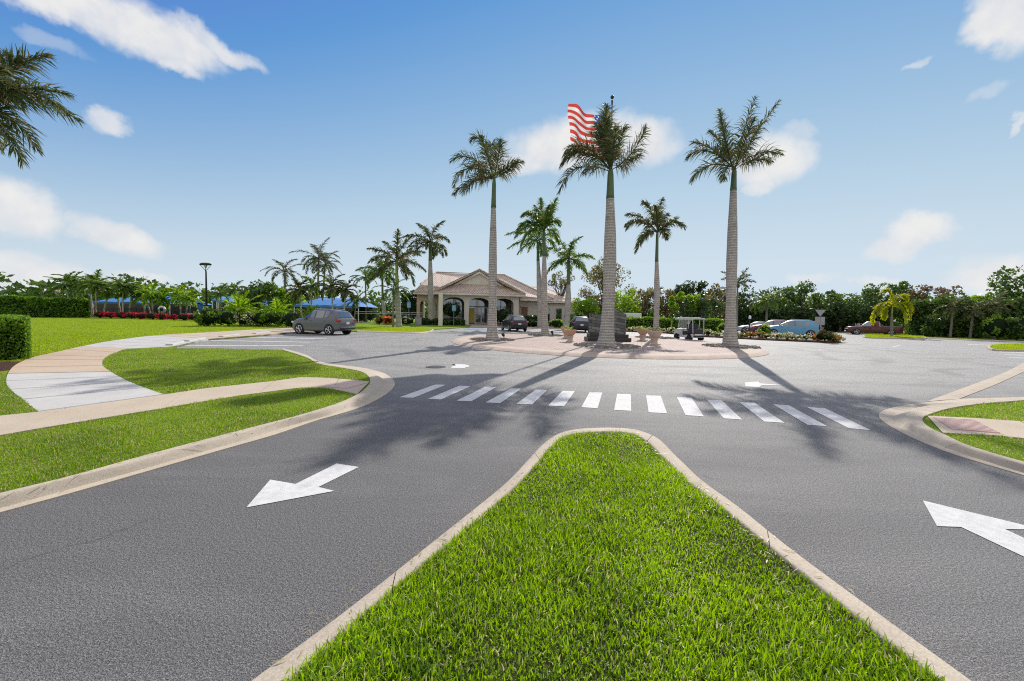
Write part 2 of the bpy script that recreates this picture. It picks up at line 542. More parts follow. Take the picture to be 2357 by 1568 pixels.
leafmat('royal_leaf', (0.040, 0.062, 0.022), (0.080, 0.100, 0.038), 0.28, 1.5, dry=(0.24, 0.20, 0.11), dryp=0.16, rough=0.6, spec=0.1)
leafmat('palm_leaf', (0.045, 0.095, 0.018), (0.10, 0.16, 0.03), 0.38, 1.6, dry=(0.22, 0.2, 0.05), dryp=0.07)
leafmat('bright_leaf', (0.08, 0.17, 0.02), (0.19, 0.30, 0.03), 0.5, 1.6, dry=(0.34, 0.34, 0.04), dryp=0.1)
leafmat('yellow_leaf', (0.20, 0.23, 0.012), (0.32, 0.33, 0.02), 0.5, 1.4)
leafmat('dark_leaf', (0.018, 0.04, 0.012), (0.05, 0.085, 0.02), 0.28, 1.4, rough=0.35, spec=0.5, big=0.5)
leafmat('tree_leaf', (0.03, 0.065, 0.015), (0.085, 0.14, 0.025), 0.38, 1.5, big=0.4)
leafmat('lime_leaf', (0.09, 0.18, 0.02), (0.20, 0.30, 0.035), 0.48, 1.5, big=0.4)
leafmat('olive_leaf', (0.075, 0.085, 0.03), (0.16, 0.16, 0.05), 0.4, 1.4, dry=(0.22, 0.14, 0.08), dryp=0.15, big=0.4)
leafmat('brown_leaf', (0.10, 0.08, 0.04), (0.16, 0.11, 0.06), 0.35, 1.3)
leafmat('hedge_leaf', (0.045, 0.105, 0.013), (0.15, 0.26, 0.025), 0.4, 1.5, rough=0.4, spec=0.4, big=0.8)
leafmat('red_leaf', (0.38, 0.02, 0.03), (0.60, 0.05, 0.07), 0.45, 1.3, dry=(0.09, 0.03, 0.02), dryp=0.25)
leafmat('orange_leaf', (0.55, 0.12, 0.03), (0.70, 0.25, 0.05), 0.4, 1.2)
leafmat('flower_leaf', (0.10, 0.16, 0.03), (0.22, 0.25, 0.06), 0.4, 1.3, dry=(0.80, 0.74, 0.55), dryp=0.36)
leafmat('red_flower_leaf', (0.12, 0.17, 0.03), (0.24, 0.22, 0.05), 0.4, 1.3, dry=(0.50, 0.17, 0.06), dryp=0.26)
leafmat('grass_near', (0.052, 0.110, 0.010), (0.195, 0.305, 0.028), 0.52, 1.8, rough=0.38, dry=(0.40, 0.37, 0.20), dryp=0.07, big=1.3)
leafmat('grass_mid', (0.065, 0.135, 0.012), (0.18, 0.27, 0.025), 0.5, 1.6, rough=0.5, dry=(0.40, 0.36, 0.17), dryp=0.2, big=1.2)
leafmat('grass_far', (0.13, 0.20, 0.008), (0.21, 0.28, 0.012), 0.55, 1.6, rough=0.6, dry=(0.36, 0.36, 0.08), dryp=0.12, big=0.25)
leafmat('clipping', (0.16, 0.15, 0.05), (0.30, 0.25, 0.12), 0.2, 1.2)
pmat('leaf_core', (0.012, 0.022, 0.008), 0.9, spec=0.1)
pmat('stucco', (0.75, 0.685, 0.60), 0.9, spec=0.15, col2=(0.69, 0.63, 0.55), nscale=0.8, bump=0.15, bscale=30)
pmat('tan_stucco', (0.66, 0.48, 0.35), 0.9, spec=0.15, col2=(0.60, 0.43, 0.31), nscale=0.8)
pmat('trim', (0.80, 0.74, 0.66), 0.75, spec=0.2, nscale=2)
rooftile('roof_tile')
pmat('glass_dark', (0.05, 0.055, 0.06), 0.05, spec=1.0, coat=1.0)
MATS['glass_dark'].node_tree.nodes['Principled BSDF'].inputs['IOR'].default_value = 1.9
pmat('white_frame', (0.78, 0.78, 0.76), 0.5)
pmat('dark_frame', (0.05, 0.045, 0.04), 0.5)
pmat('yellow_panel', (0.62, 0.45, 0.03), 0.5, col2=(0.5, 0.40, 0.03), nscale=3)
pmat('brown_panel', (0.23, 0.09, 0.045), 0.35, nscale=4)
pmat('interior', (0.07, 0.06, 0.05), 0.9)
pmat('shade_cloth', (0.07, 0.24, 0.56), 0.8, col2=(0.055, 0.20, 0.50), nscale=1)
pmat('teal_cloth', (0.10, 0.30, 0.30), 0.8)
pmat('blue_paint', (0.03, 0.14, 0.55), 0.4)
pmat('sign_blue', (0.10, 0.36, 0.62), 0.4)
pmat('white_paint', (0.80, 0.80, 0.79), 0.5, col2=(0.72, 0.72, 0.71))
pmat('grey_metal', (0.42, 0.42, 0.43), 0.45, metal=0.6)
pmat('sign_back', (0.36, 0.36, 0.38), 0.5, metal=0.2)
pmat('black_metal', (0.012, 0.012, 0.014), 0.45)
pmat('bronze', (0.06, 0.05, 0.045), 0.4, metal=0.5)
pmat('grey_box', (0.36, 0.38, 0.39), 0.6)
stonemat('monument_stone')
pmat('black_stone', (0.018, 0.018, 0.02), 0.35, spec=0.6, nscale=9)
pmat('terracotta', (0.56, 0.30, 0.20), 0.85, col2=(0.48, 0.36, 0.27), nscale=5, bump=0.3, bscale=30)
pmat('pale_urn', (0.56, 0.44, 0.35), 0.85, col2=(0.44, 0.36, 0.29), nscale=6, bump=0.3, bscale=30)
pmat('pebble', (0.11, 0.095, 0.08), 0.8, col2=(0.30, 0.27, 0.23), nscale=7)
pmat('tyre', (0.012, 0.012, 0.012), 0.85)
pmat('alloy', (0.62, 0.62, 0.64), 0.3, metal=0.8)
pmat('dark_trim', (0.02, 0.02, 0.022), 0.6)
pmat('tail_red', (0.42, 0.02, 0.03), 0.2, coat=1.0)
pmat('lamp_clear', (0.7, 0.7, 0.7), 0.1, coat=1.0)
pmat('plate', (0.75, 0.75, 0.75), 0.5)
for nm, c in (('grey', (0.115, 0.118, 0.122)), ('black', (0.010, 0.011, 0.016)), ('navy', (0.008, 0.012, 0.028)), ('blue', (0.10, 0.30, 0.46)), ('silver_blue', (0.42, 0.48, 0.58)),
              ('maroon', (0.16, 0.03, 0.03)), ('red', (0.10, 0.012, 0.014)), ('white', (0.75, 0.75, 0.74)), ('dark_red', (0.12, 0.035, 0.03))):
    pmat('car_' + nm, c, 0.3, metal=0.0 if nm in ('blue', 'white') else 0.2, coat=0.6, col2=c)
pmat('vinyl', (0.03, 0.03, 0.032), 0.6)
pmat('plastic_white', (0.74, 0.74, 0.72), 0.35)
flagmat('flag_cloth')
m_, t_, p_ = newmat('windscreen')
p_.inputs['Base Color'].default_value = (0.9, 0.93, 0.95, 1)
p_.inputs['Alpha'].default_value = 0.35
p_.inputs['Roughness'].default_value = 0.1
pmat('pink_stucco', (0.55, 0.36, 0.28), 0.9)
pmat('pink_roof', (0.52, 0.30, 0.24), 0.85, col2=(0.42, 0.25, 0.20), nscale=3)


# ------------------------------------------------------------------ geometry helpers
class MB:
    """Collects shapes into one mesh."""

    def __init__(s):
        s.v, s.f, s.m = [], [], []

    def add(s, V, F, mi=0, M=None):
        o = len(s.v)
        s.v += [tuple(M @ Vector(p)) if M is not None else tuple(p) for p in V]
        s.f += [tuple(i + o for i in f) for f in F]
        s.m += [mi] * len(F)

    def box(s, c, d, M=None, mi=0, bev=0.0):
        x, y, z = (q / 2 for q in d)
        if bev <= 0:
            V = [(c[0] + a * x, c[1] + b * y, c[2] + e * z) for e in (-1, 1) for b in (-1, 1) for a in (-1, 1)]
            F = [(0, 2, 3, 1), (4, 5, 7, 6), (0, 1, 5, 4), (1, 3, 7, 5), (3, 2, 6, 7), (2, 0, 4, 6)]
            s.add(V, F, mi, M)
        else:
            b = min(bev, x * .9, y * .9, z * .9)
            oct_ = lambda hx, hy: [(-hx + b, -hy), (hx - b, -hy), (hx, -hy + b), (hx, hy - b), (hx - b, hy), (-hx + b, hy), (-hx, hy - b), (-hx, -hy + b)]
            rings = [(-z, b), (-z + b, 0), (z - b, 0), (z, b)]
            V, F = [], []
            for zz, ins in rings:
                V += [(c[0] + px, c[1] + py, c[2] + zz) for px, py in oct_(x - ins, y - ins)]
            for k in range(3):
                for i in range(8):
                    j = (i + 1) % 8
                    F.append((k * 8 + i, k * 8 + j, k * 8 + 8 + j, k * 8 + 8 + i))
            F.append(tuple(range(7, -1, -1)))
            F.append(tuple(range(24, 32)))
            s.add(V, F, mi, M)

    def tube(s, pts, rr, n=8, mi=0, M=None, cap=True):
        pts = [Vector(p) for p in pts]
        if not hasattr(rr, '__len__'):
            rr = [rr] * len(pts)
        V, F = [], []
        up = Vector((0, 0, 1))
        for i, p in enumerate(pts):
            t = (pts[min(i + 1, len(pts) - 1)] - pts[max(i - 1, 0)])
            t = t.normalized() if t.length > 1e-9 else up
            a = t.orthogonal().normalized() if abs(t.dot(Vector((1, 0, 0)))) > .95 else (Vector((1, 0, 0)) - t * t.x).normalized()
            b = t.cross(a)
            for k in range(n):
                g = 2 * math.pi * k / n
                V.append(p + (a * math.cos(g) + b * math.sin(g)) * rr[i])
        for i in range(len(pts) - 1):
            for k in range(n):
                j = (k + 1) % n
                F.append((i * n + k, i * n + j, i * n + n + j, i * n + n + k))
        if cap:
            F.append(tuple(range(n - 1, -1, -1)))
            F.append(tuple(range(len(V) - n, len(V))))
        s.add(V, F, mi, M)

    def lathe(s, prof, n=20, c=(0, 0, 0), mi=0, M=None):
        V, F = [], []
        for r, z in prof:
            for k in range(n):
                g = 2 * math.pi * k / n
                V.append((c[0] + r * math.cos(g), c[1] + r * math.sin(g), c[2] + z))
        for i in range(len(prof) - 1):
            for k in range(n):
                j = (k + 1) % n
                F.append((i * n + k, i * n + j, i * n + n + j, i * n + n + k))
        F.append(tuple(range(n - 1, -1, -1)))
        F.append(tuple(range(len(V) - n, len(V))))
        s.add(V, F, mi, M)

    def prism(s, poly, z0, z1, mi=0, M=None):
        """A flat outline (x, y) raised from z0 to z1."""
        n = len(poly)
        a = sum(poly[i][0] * poly[(i + 1) % n][1] - poly[(i + 1) % n][0] * poly[i][1] for i in range(n))
        if a < 0:
            poly = poly[::-1]
        V = [(p[0], p[1], z0) for p in poly] + [(p[0], p[1], z1) for p in poly]
        F = [tuple(range(n - 1, -1, -1)), tuple(range(n, 2 * n))]
        F += [(i, (i + 1) % n, n + (i + 1) % n, n + i) for i in range(n)]
        s.add(V, F, mi, M)

    def wheel(s, c, r, wd, axis='Y', n=20, mi=0, M=None):
        prof = [(r * .6, -wd / 2), (r * .9, -wd / 2), (r, -wd * .32), (r, wd * .32), (r * .9, wd / 2), (r * .6, wd / 2)]
        R = Matrix.Rotation(rad(90), 4, 'X') if axis == 'Y' else Matrix.Rotation(rad(90), 4, 'Y')
        T = Matrix.Translation(c) @ R
        s.lathe(prof, n, mi=mi, M=(M @ T) if M is not None else T)

    def build(s, name, mats, parent=None, smooth=False, angle=None):
        me = bpy.data.meshes.new(name)
        me.from_pydata(s.v, [], s.f)
        for m in ([mats] if isinstance(mats, str) else mats):
            me.materials.append(MATS[m])
        if any(s.m):
            me.polygons.foreach_set('material_index', s.m)
        if smooth:
            me.polygons.foreach_set('use_smooth', [True] * len(s.f))
            if angle:
                me.set_sharp_from_angle(angle=rad(angle))
        me.update()
        return link(name, me, parent)


def link(name, me, parent=None):
    o = bpy.data.objects.new(name, me)
    COL.objects.link(o)
    if parent is not None:
        o.parent = parent
    return o


def tag(o, label=None, cat=None, group=None, kind=None):
    for k, v in (('label', label), ('category', cat), ('group', group), ('kind', kind)):
        if v:
            o[k] = v
    return o


def thing(name, label, cat, loc=(0, 0, 0), rz=0.0, group=None):
    o = bpy.data.objects.new(name, None)
    o.empty_display_size = 0.2
    o.location = loc
    o.rotation_euler = (0, 0, rz)
    COL.objects.link(o)
    return tag(o, label, cat, group)


def dup(root, loc, rz, label, group=None, scale=None, cat=None):
    r = root.copy()
    COL.objects.link(r)
    r.location = loc
    r.rotation_euler = (0, 0, rz)
    if scale:
        r.scale = scale if hasattr(scale, '__len__') else (scale,) * 3
    tag(r, label, cat, group)
    for ch in list(root.children):
        c = ch.copy()
        COL.objects.link(c)
        c.parent = r
        for g in list(ch.children):
            d = g.copy()
            COL.objects.link(d)
            d.parent = c
    return r


def struct(name, mb, mats, smooth=False, angle=None):
    return tag(mb.build(name, mats, None, smooth, angle), kind='structure')


def np_quads(name, V, mats, parent=None, smooth=False, Q=None):
    """V: (n, 4 or more, 3) array of leaf vertices; Q: quads inside one leaf (default one quad)."""
    n, k = V.shape[0], V.shape[1]
    Q = np.array(Q if Q is not None else [(0, 1, 2, 3)])
    idx = (np.arange(n)[:, None, None] * k + Q[None]).reshape(-1, 4)
    me = bpy.data.meshes.new(name)
    me.vertices.add(n * k)
    me.vertices.foreach_set('co', np.ascontiguousarray(V, dtype=np.float32).ravel())
    me.loops.add(idx.size)
    me.loops.foreach_set('vertex_index', idx.ravel().astype(np.int32))
    me.polygons.add(len(idx))
    me.polygons.foreach_set('loop_start', (np.arange(len(idx)) * 4).astype(np.int32))
    me.polygons.foreach_set('loop_total', np.full(len(idx), 4, np.int32))
    for m in ([mats] if isinstance(mats, str) else mats):
        me.materials.append(MATS[m])
    me.update(calc_edges=True)
    me.validate()
    if smooth:
        me.polygons.foreach_set('use_smooth', np.ones(len(idx), bool))
    return link(name, me, parent)


def curve(pts, n=8, closed=False):
    """Catmull-Rom through points."""
    P = [Vector(p) for p in pts]
    out = []
    m = len(P)
    for i in range(m if closed else m - 1):
        a = P[(i - 1) % m] if closed or i > 0 else P[0] * 2 - P[1]
        b, c = P[i], P[(i + 1) % m]
        d = P[(i + 2) % m] if closed or i + 2 < m else P[-1] * 2 - P[-2]
        T = [0.0]
        for p, q in ((a, b), (b, c), (c, d)):
            T.append(T[-1] + max((q - p).length, 1e-6) ** .5)
        for k in range(n):
            t = T[1] + (T[2] - T[1]) * k / n
            mixp = lambda p, q, t0, t1: p * ((t1 - t) / (t1 - t0)) + q * ((t - t0) / (t1 - t0))
            a1, a2, a3 = mixp(a, b, T[0], T[1]), mixp(b, c, T[1], T[2]), mixp(c, d, T[2], T[3])
            out.append(mixp(mixp(a1, a2, T[0], T[2]), mixp(a2, a3, T[1], T[3]), T[1], T[2]))
    if not closed:
        out.append(P[-1])
    return out


def resample(P, n=None, step=None):
    P = [Vector(p) for p in P]
    L = [0.0]
    for i in range(1, len(P)):
        L.append(L[-1] + (P[i] - P[i - 1]).length)
    n = n or max(2, int(L[-1] / step) + 1)
    out, j = [], 0
    for k in range(n):
        t = L[-1] * k / (n - 1)
        while j < len(L) - 2 and L[j + 1] < t:
            j += 1
        f = (t - L[j]) / max(L[j + 1] - L[j], 1e-9)
        out.append(P[j].lerp(P[j + 1], min(max(f, 0), 1)))
    return out


def xy(P):
    return [(p[0], p[1]) for p in P]


def inside(px, py, poly):
    poly = np.asarray(poly)
    r = np.zeros(len(px), bool)
    j = len(poly) - 1
    for i in range(len(poly)):
        xi, yi, xj, yj = poly[i][0], poly[i][1], poly[j][0], poly[j][1]
        c = ((yi > py) != (yj > py)) & (px < (xj - xi) * (py - yi) / (yj - yi + 1e-12) + xi)
        r ^= c
        j = i
    return r


def ribbon(mb, A, B, prof, joint=3.0, gap=0.012, step=0.12, phase=0.0, mi=0):
    """A kerb between two edge lines A and B; prof: (part of the way across, height)."""
    L = sum((A[i + 1] - A[i]).length for i in range(len(A) - 1))
    n = max(3, int(L / step))
    ts = sorted(set([k / n for k in range(n + 1)]))
    js = [(phase + k * joint) / L for k in range(int(L / joint) + 1) if 0.02 < (phase + k * joint) / L < 0.98]
    ts = [t for t in ts if all(abs(t - j) > gap / L for j in js)]
    cut = set()
    for j in js:
        a, b = j - gap / 2 / L, j + gap / 2 / L
        ts += [a, a + .15 * (b - a), b - .15 * (b - a), b]
        cut.update((a + .15 * (b - a), b - .15 * (b - a)))
    ts.sort()
    RA, RB = resample(A, 600), resample(B, 600)
    pick = lambda R, t: R[min(int(t * 599), 598)].lerp(R[min(int(t * 599), 598) + 1], t * 599 - min(int(t * 599), 598))
    V, F = [], []
    k = len(prof)
    for t in ts:
        a, b = pick(RA, t), pick(RB, t)
        for q, z in prof:
            p = a.lerp(b, q)
            V.append((p.x, p.y, z - (.03 if t in cut and z > .03 else 0)))
    for i in range(len(ts) - 1):
        for q in range(k - 1):
            F.append((i * k + q, (i + 1) * k + q, (i + 1) * k + q + 1, i * k + q + 1))
    mb.add(V, F, mi)

# ------------------------------------------------------------------ ground, roads, kerbs
GR = 0.09


def GP(L, z=0.0):
    return [G(u, v, z) for u, v in L]


def extend(P, a=0.0, b=0.0):
    P = list(P)
    if a:
        P.insert(0, P[0] + (P[0] - P[1]).normalized() * a)
    if b:
        P.append(P[-1] + (P[-1] - P[-2]).normalized() * b)
    return P


mb = MB()
mb.add([(-3000, -3000, -.04), (3000, -3000, -.04), (3000, 3000, -.04), (-3000, 3000, -.04)], [(0, 1, 2, 3)])
struct('ground', mb, 'far_ground')
mb = MB()
mb.add([(-55, -25, 0), (95, -25, 0), (95, 95, 0), (-55, 95, 0)], [(0, 1, 2, 3)])
struct('road', mb, 'asphalt')


def slab(name, P, z, mat, low=-0.02):
    mb = MB()
    mb.prism(xy(P), low, z)
    return struct(name, mb, mat)


# left kerb with its gutter, sweeping round the corner
KLO = extend(GP([(0, 1182), (160, 1138), (320, 1092), (507, 1038), (629, 1003), (717, 973), (817, 943), (873, 918), (903, 896), (909, 883), (900, 870), (877, 857), (827, 846), (783, 841), (737, 833), (706, 818), (677, 809), (650, 803)]), a=9)
KLI = extend(GP([(0, 1135), (160, 1096), (333, 1048), (470, 1012), (629, 971), (683, 957), (783, 926), (827, 905), (846, 889), (852, 879), (847, 865), (827, 854), (783, 846), (737, 838), (706, 823), (677, 813), (650, 805)], .115), a=9)
KLO, KLI = curve(KLO, 8), curve(KLI, 8)
mb = MB()
ribbon(mb, KLO, KLI, [(0, -.03), (0, .010), (.36, .022), (.46, .055), (.56, .10), (.64, .114), (1, .116), (1, -.03)], joint=3.1, phase=1.6)
struct('kerb', mb, 'kerb_concrete', smooth=True, angle=40)

far_left = [G(673, 765, .1), G(700, 763, .1), G(760, 760, .1), G(822, 761.5, .1), G(900, 763.5, .1), G(960, 765, .1), G(985, 763.2, .1), G(997, 757.5, .1), G(1073, 753, .1), G(1085, 749.5, .1), Vector((-6, 100, 0)), Vector((-140, 100, 0)), Vector((-140, 20, 0)), Vector((-30, -6, 0))]
PATH_LOW = GP([(291, 802.5), (340, 800.5), (393, 798), (473, 780.5), (593, 771.5), (673, 765)], .1)
slab('lawn', list(KLI) + [G(400, 801.5, .1), G(395, 798.5, .1)] + PATH_LOW[2:] + far_left[1:], GR, 'lawn')
P8K = curve(GP([(822, 761.5), (900, 763.5), (960, 765), (985, 763.2), (997, 757.5)], .1), 5)
mb = MB()
ribbon(mb, [p + Vector((.1, -.28, 0)) for p in P8K], [p + Vector((0, .02, 0)) for p in P8K], [(0, -.02), (0, .02), (.4, .1), (1, .125), (1, -.02)], joint=4)
struct('kerb', mb, 'kerb_concrete', smooth=True, angle=40)

# white and buff concrete walk curving up the lawn
PATH_L = curve(GP([(88, 948), (44, 914), (16, 887), (21, 855), (43, 836), (85, 820), (133, 810), (181, 799), (248, 786), (361, 772), (471, 765.5), (673, 754.5), (800, 752)], .1), 6)
PATH_R = curve(GP([(379, 908), (320, 888), (267, 863), (235, 839), (248, 820), (291, 803)], .1), 6) + GP([(340, 800.5), (393, 798), (473, 780.5), (593, 771.5), (673, 765), (800, 760)], .1)
NS = 60
RL, RR_ = resample(PATH_L, NS), resample(PATH_R, NS)


def near(P, q):
    return min(range(len(P)), key=lambda i: (P[i] - q).length)


cuts = []
for (a, b) in (((88, 948), (379, 908)), ((18, 862), (243, 856)), ((181, 799), (300, 800)), ((361, 772), (473, 780.5)), ((800, 752), (800, 760))):
    cuts.append((near(RL, G(a[0], a[1], .1)), near(RR_, G(b[0], b[1], .1))))
for k, m in enumerate(('white_concrete', 'stained_concrete', 'white_concrete', 'walk_concrete')):
    (a0, b0), (a1, b1) = cuts[k], cuts[k + 1]
    slab('path', RL[a0:a1 + 1] + RR_[b0:b1 + 1][::-1], GR + .012 + .003 * (k % 2), m)

mb = MB()
for k in range(len(cuts) - 1):
    (a0, b0), (a1, b1) = cuts[k], cuts[k + 1]
    m_ = max(1, round((RL[a1] - RL[a0]).length / 1.6))
    for q in range(m_):
        A_, B_ = RL[round(a0 + (a1 - a0) * q / m_)], RR_[round(b0 + (b1 - b0) * q / m_)]
        d_ = (B_ - A_).normalized()
        n_ = Vector((-d_.y, d_.x, 0)) * .009
        mb.add([tuple(p + Vector((0, 0, GR + .0195 - .1))) for p in (A_ - n_, B_ - n_, B_ + n_, A_ + n_)], [(0, 1, 2, 3)])
struct('path_joint', mb, 'soil')

# buff pavement running to the ramp
SW_L = extend(GP([(0, 1003), (68, 991), (360, 943), (552, 911), (690, 893), (747, 893), (800, 903), (822, 908)], .1), a=8)
SW_U = extend(GP([(0, 958), (88, 949), (379, 909), (469, 895), (629, 878), (690, 869), (745, 870), (800, 874), (851, 879)], .1), a=8)
mb = MB()
ribbon(mb, SW_L, SW_U, [(0, -.02), (0, GR + .018), (1, GR + .018), (1, -.02)], joint=1.55, gap=.022, phase=.35)
struct('pavement', mb, 'walk_concrete')


def tactile(P, z):
    mb = MB()
    a, b, c, d = [Vector((p[0], p[1], 0)) for p in P]
    mb.prism(xy([a, b, c, d]), z - .02, z + .006)
    n, m = 20, 10
    for i in range(n):
        for j in range(m):
            p = a.lerp(b, (i + .5) / n).lerp(d.lerp(c, (i + .5) / n), (j + .5) / m)
            mb.lathe([(.022, 0), (.018, .006), (.008, .008)], 6, (p.x, p.y, z + .006), mi=1)
    return struct('tactile_paving', mb, ['tactile_red', 'tactile_dome'])


tactile(GP([(752, 890.5), (797, 880), (843, 882), (798, 894.5)], .11), GR + .018)

# median with the near grass
MKO_L = extend(GP([(565, 1568), (805, 1393), (1018, 1226), (1167, 1106), (1215, 1056), (1252, 1018), (1290, 995), (1335, 986), (1400, 983)], .12), a=7)
MKO_R = extend(GP([(1400, 983), (1460, 987), (1505, 1001), (1560, 1050), (1618, 1104), (1700, 1163), (1809, 1250), (1964, 1364), (2248, 1568)], .12), b=7)
MKI_L = extend(GP([(663, 1568), (908, 1350), (1055, 1231), (1188, 1116), (1236, 1064), (1272, 1024), (1300, 1004), (1340, 996), (1395, 993)], .13), a=7)
MKI_R = extend(GP([(1395, 993), (1445, 996), (1478, 1008), (1530, 1055), (1583, 1107), (1665, 1170), (1792, 1273), (1942, 1395), (2160, 1568)], .13), b=7)
MO = curve(MKO_L, 8)[:-1] + curve(MKO_R, 8)
MI = curve(MKI_L, 8)[:-1] + curve(MKI_R, 8)
mb = MB()
ribbon(mb, MO, MI, [(0, -.03), (0, .085), (.06, .112), (.16, .124), (.84, .130), (.94, .126), (1, .11), (1, -.03)], joint=2.45, phase=.55, step=.08)
struct('kerb', mb, 'kerb_concrete', smooth=True, angle=50)
slab('median_soil', MI, .105, 'turf_soil')

# right corner
KRO = curve(extend(GP([(2357, 1096), (2201, 1049), (2130, 1022), (2082, 1000), (2035, 973), (2022, 957), (2031, 947), (2060, 938), (2131, 927), (2211, 919), (2357, 915)]), a=7, b=14), 8)
KRI = curve(extend(GP([(2357, 1063), (2300, 1047), (2226, 1024), (2172, 999), (2143, 986), (2124, 969), (2126, 959), (2140, 953), (2184, 940), (2250, 930), (2357, 921)], .115), a=7, b=14), 8)
mb = MB()
ribbon(mb, KRO, KRI, [(0, -.03), (0, .010), (.36, .022), (.46, .055), (.56, .10), (.64, .114), (1, .116), (1, -.03)], joint=3.0, phase=2.1)
struct('kerb', mb, 'kerb_concrete', smooth=True, angle=40)
slab('lawn', KRI, GR, 'lawn')
SRU = extend(GP([(2134, 958), (2240, 963), (2357, 971)], .1), b=8)
SRL = extend(GP([(2170, 997), (2291, 1003), (2357, 1010)], .1), b=8)
mb = MB()
ribbon(mb, SRL, SRU, [(0, -.02), (0, GR + .018), (1, GR + .018), (1, -.02)], joint=1.5, gap=.02, phase=1.3)
struct('pavement', mb, 'walk_concrete')
tactile(GP([(2147, 961), (2240, 966), (2303, 998), (2191, 988)], .11), GR + .018)
mb = MB()
ribbon(mb, curve(extend(GP([(2131, 926), (2236, 887), (2306, 861), (2357, 835)]), b=6), 6), curve(extend(GP([(2205, 920), (2289, 887), (2357, 856)]), b=6), 6), [(0, -.02), (0, .012), (.5, .02), (1, .012), (1, -.02)], joint=3, phase=1)
struct('kerb', mb, 'kerb_concrete')

# roundabout island: concrete apron ring with red pavers inside
IC, IR = Vector((5.62, 26.1, 0)), 9.45
mb = MB()
prof = [(IR, -.03), (IR, .02), (IR - .10, .055), (IR - .25, .12), (IR - .45, .135), (IR - 1.0, .14), (IR - 1.0, .10)]
V, F, n = [], [], 120
for k in range(n):
    g = 2 * math.pi * k / n
    V += [(IC.x + r * math.cos(g), IC.y + r * math.sin(g), z) for r, z in prof]
q = len(prof)
for k in range(n):
    j = (k + 1) % n
    F += [(k * q + i, j * q + i, j * q + i + 1, k * q + i + 1) for i in range(q - 1)]
mb.add(V, F)
struct('kerb', mb, 'apron', smooth=True, angle=40)
mb = MB()
mb.prism([(IC.x + (IR - 1.0) * math.cos(2 * math.pi * k / 96), IC.y + (IR - 1.0) * math.sin(2 * math.pi * k / 96)) for k in range(96)], .05, .136)
struct('island_paving', mb, 'paver')
IZ = .136

# far kerbed strips
front = GP([(1118, 750), (1180, 754), (1290, 756), (1355, 759.5), (1441, 762)], .1)
slab('planting_bed', front + [Vector((17.5, 50, 0)), Vector((24, 58, 0)), Vector((40, 78, 0)), Vector((30, 110, 0)), Vector((-8, 110, 0))], .10, 'soil')
fb = GP([(1441, 762), (1532, 766), (1624, 774), (1752, 780.5), (1880, 786), (1922, 787.5), (1936, 786)], .1)
back = [p + Vector((1.3, 1.9, 0)) for p in fb][:-1]
slab('flower_bed', fb + back[::-1], .10, 'soil')
mb = MB()
line = curve(GP([(1355, 759.5), (1441, 762), (1532, 766), (1624, 774), (1752, 780.5), (1880, 786), (1922, 787.5), (1936, 786), (1925, 781)]), 6)
ctr = Vector((26, 60, 0))
ribbon(mb, [p for p in line], [p + (ctr - p).normalized() * .32 for p in line], [(0, -.02), (0, .02), (.3, .10), (.45, .145), (1, .15), (1, -.02)], joint=4)
line = curve(front[:4], 5)
ribbon(mb, [p + Vector((0, -.3, 0)) for p in line], line, [(0, -.02), (0, .02), (.3, .10), (.45, .145), (1, .15), (1, -.02)], joint=4)
struct('kerb', mb, 'kerb_concrete', smooth=True, angle=40)
yi = curve(GP([(1990, 773.5), (2004, 777), (2060, 778.5), (2116, 779), (2128, 777), (2100, 772), (2040, 770), (1998, 770.5)], .1), 5, True)
c0 = sum(yi, Vector()) / len(yi)
slab('kerb', [c0 + (p - c0) * 1.05 for p in yi], .12, 'kerb_concrete')
slab('lawn', yi, .135, 'lawn')
gi = curve(GP([(2279, 798), (2300, 793), (2420, 792), (2520, 797), (2420, 804), (2300, 804)], .12), 5, True)
c1 = sum(gi, Vector()) / len(gi)
slab('kerb', [c1 + (p - c1) * 1.06 for p in gi], .115, 'kerb_concrete')
slab('lawn', gi, .13, 'lawn')
VG = GP([(1893, 761), (1960, 765), (2010, 768.5), (2128, 777.5), (2230, 781.5), (2357, 786), (2600, 796)], .1)
slab('verge', VG + [Vector((120, 40, 0)), Vector((110, 120, 0)), Vector((55, 110, 0))], .09, 'lawn')
mb = MB()
ribbon(mb, [p + Vector((-.1, -.35, 0)) for p in VG], VG, [(0, -.02), (0, .02), (.35, .10), (.5, .12), (1, .125), (1, -.02)], joint=4)
struct('kerb', mb, 'kerb_concrete', smooth=True, angle=40)
slab('entrance_walk', GP([(1081, 752), (1090, 746.5), (1124, 746.5), (1124, 753)], .08), .09, 'walk_concrete')

# soil under the clipped hedge beside the walk
slab('soil_bed', curve(GP([(-120, 838), (0, 832), (62, 829), (72, 834), (46, 847), (10, 853), (-60, 862), (-140, 858)], .1), 5, True), GR + .008, 'soil')

# ------------------------------------------------------------------ road markings
PZ = 0.005


def paint(name, polys, mat='road_paint', z=PZ):
    mb = MB()
    for P in polys:
        W = [G(u, v, z) for u, v in P]
        n = len(W)
        a = sum(W[i].x * W[(i + 1) % n].y - W[(i + 1) % n].x * W[i].y for i in range(n))
        if a < 0:
            W = W[::-1]
        mb.add(W, [tuple(range(n))])
    return struct(name, mb, mat)


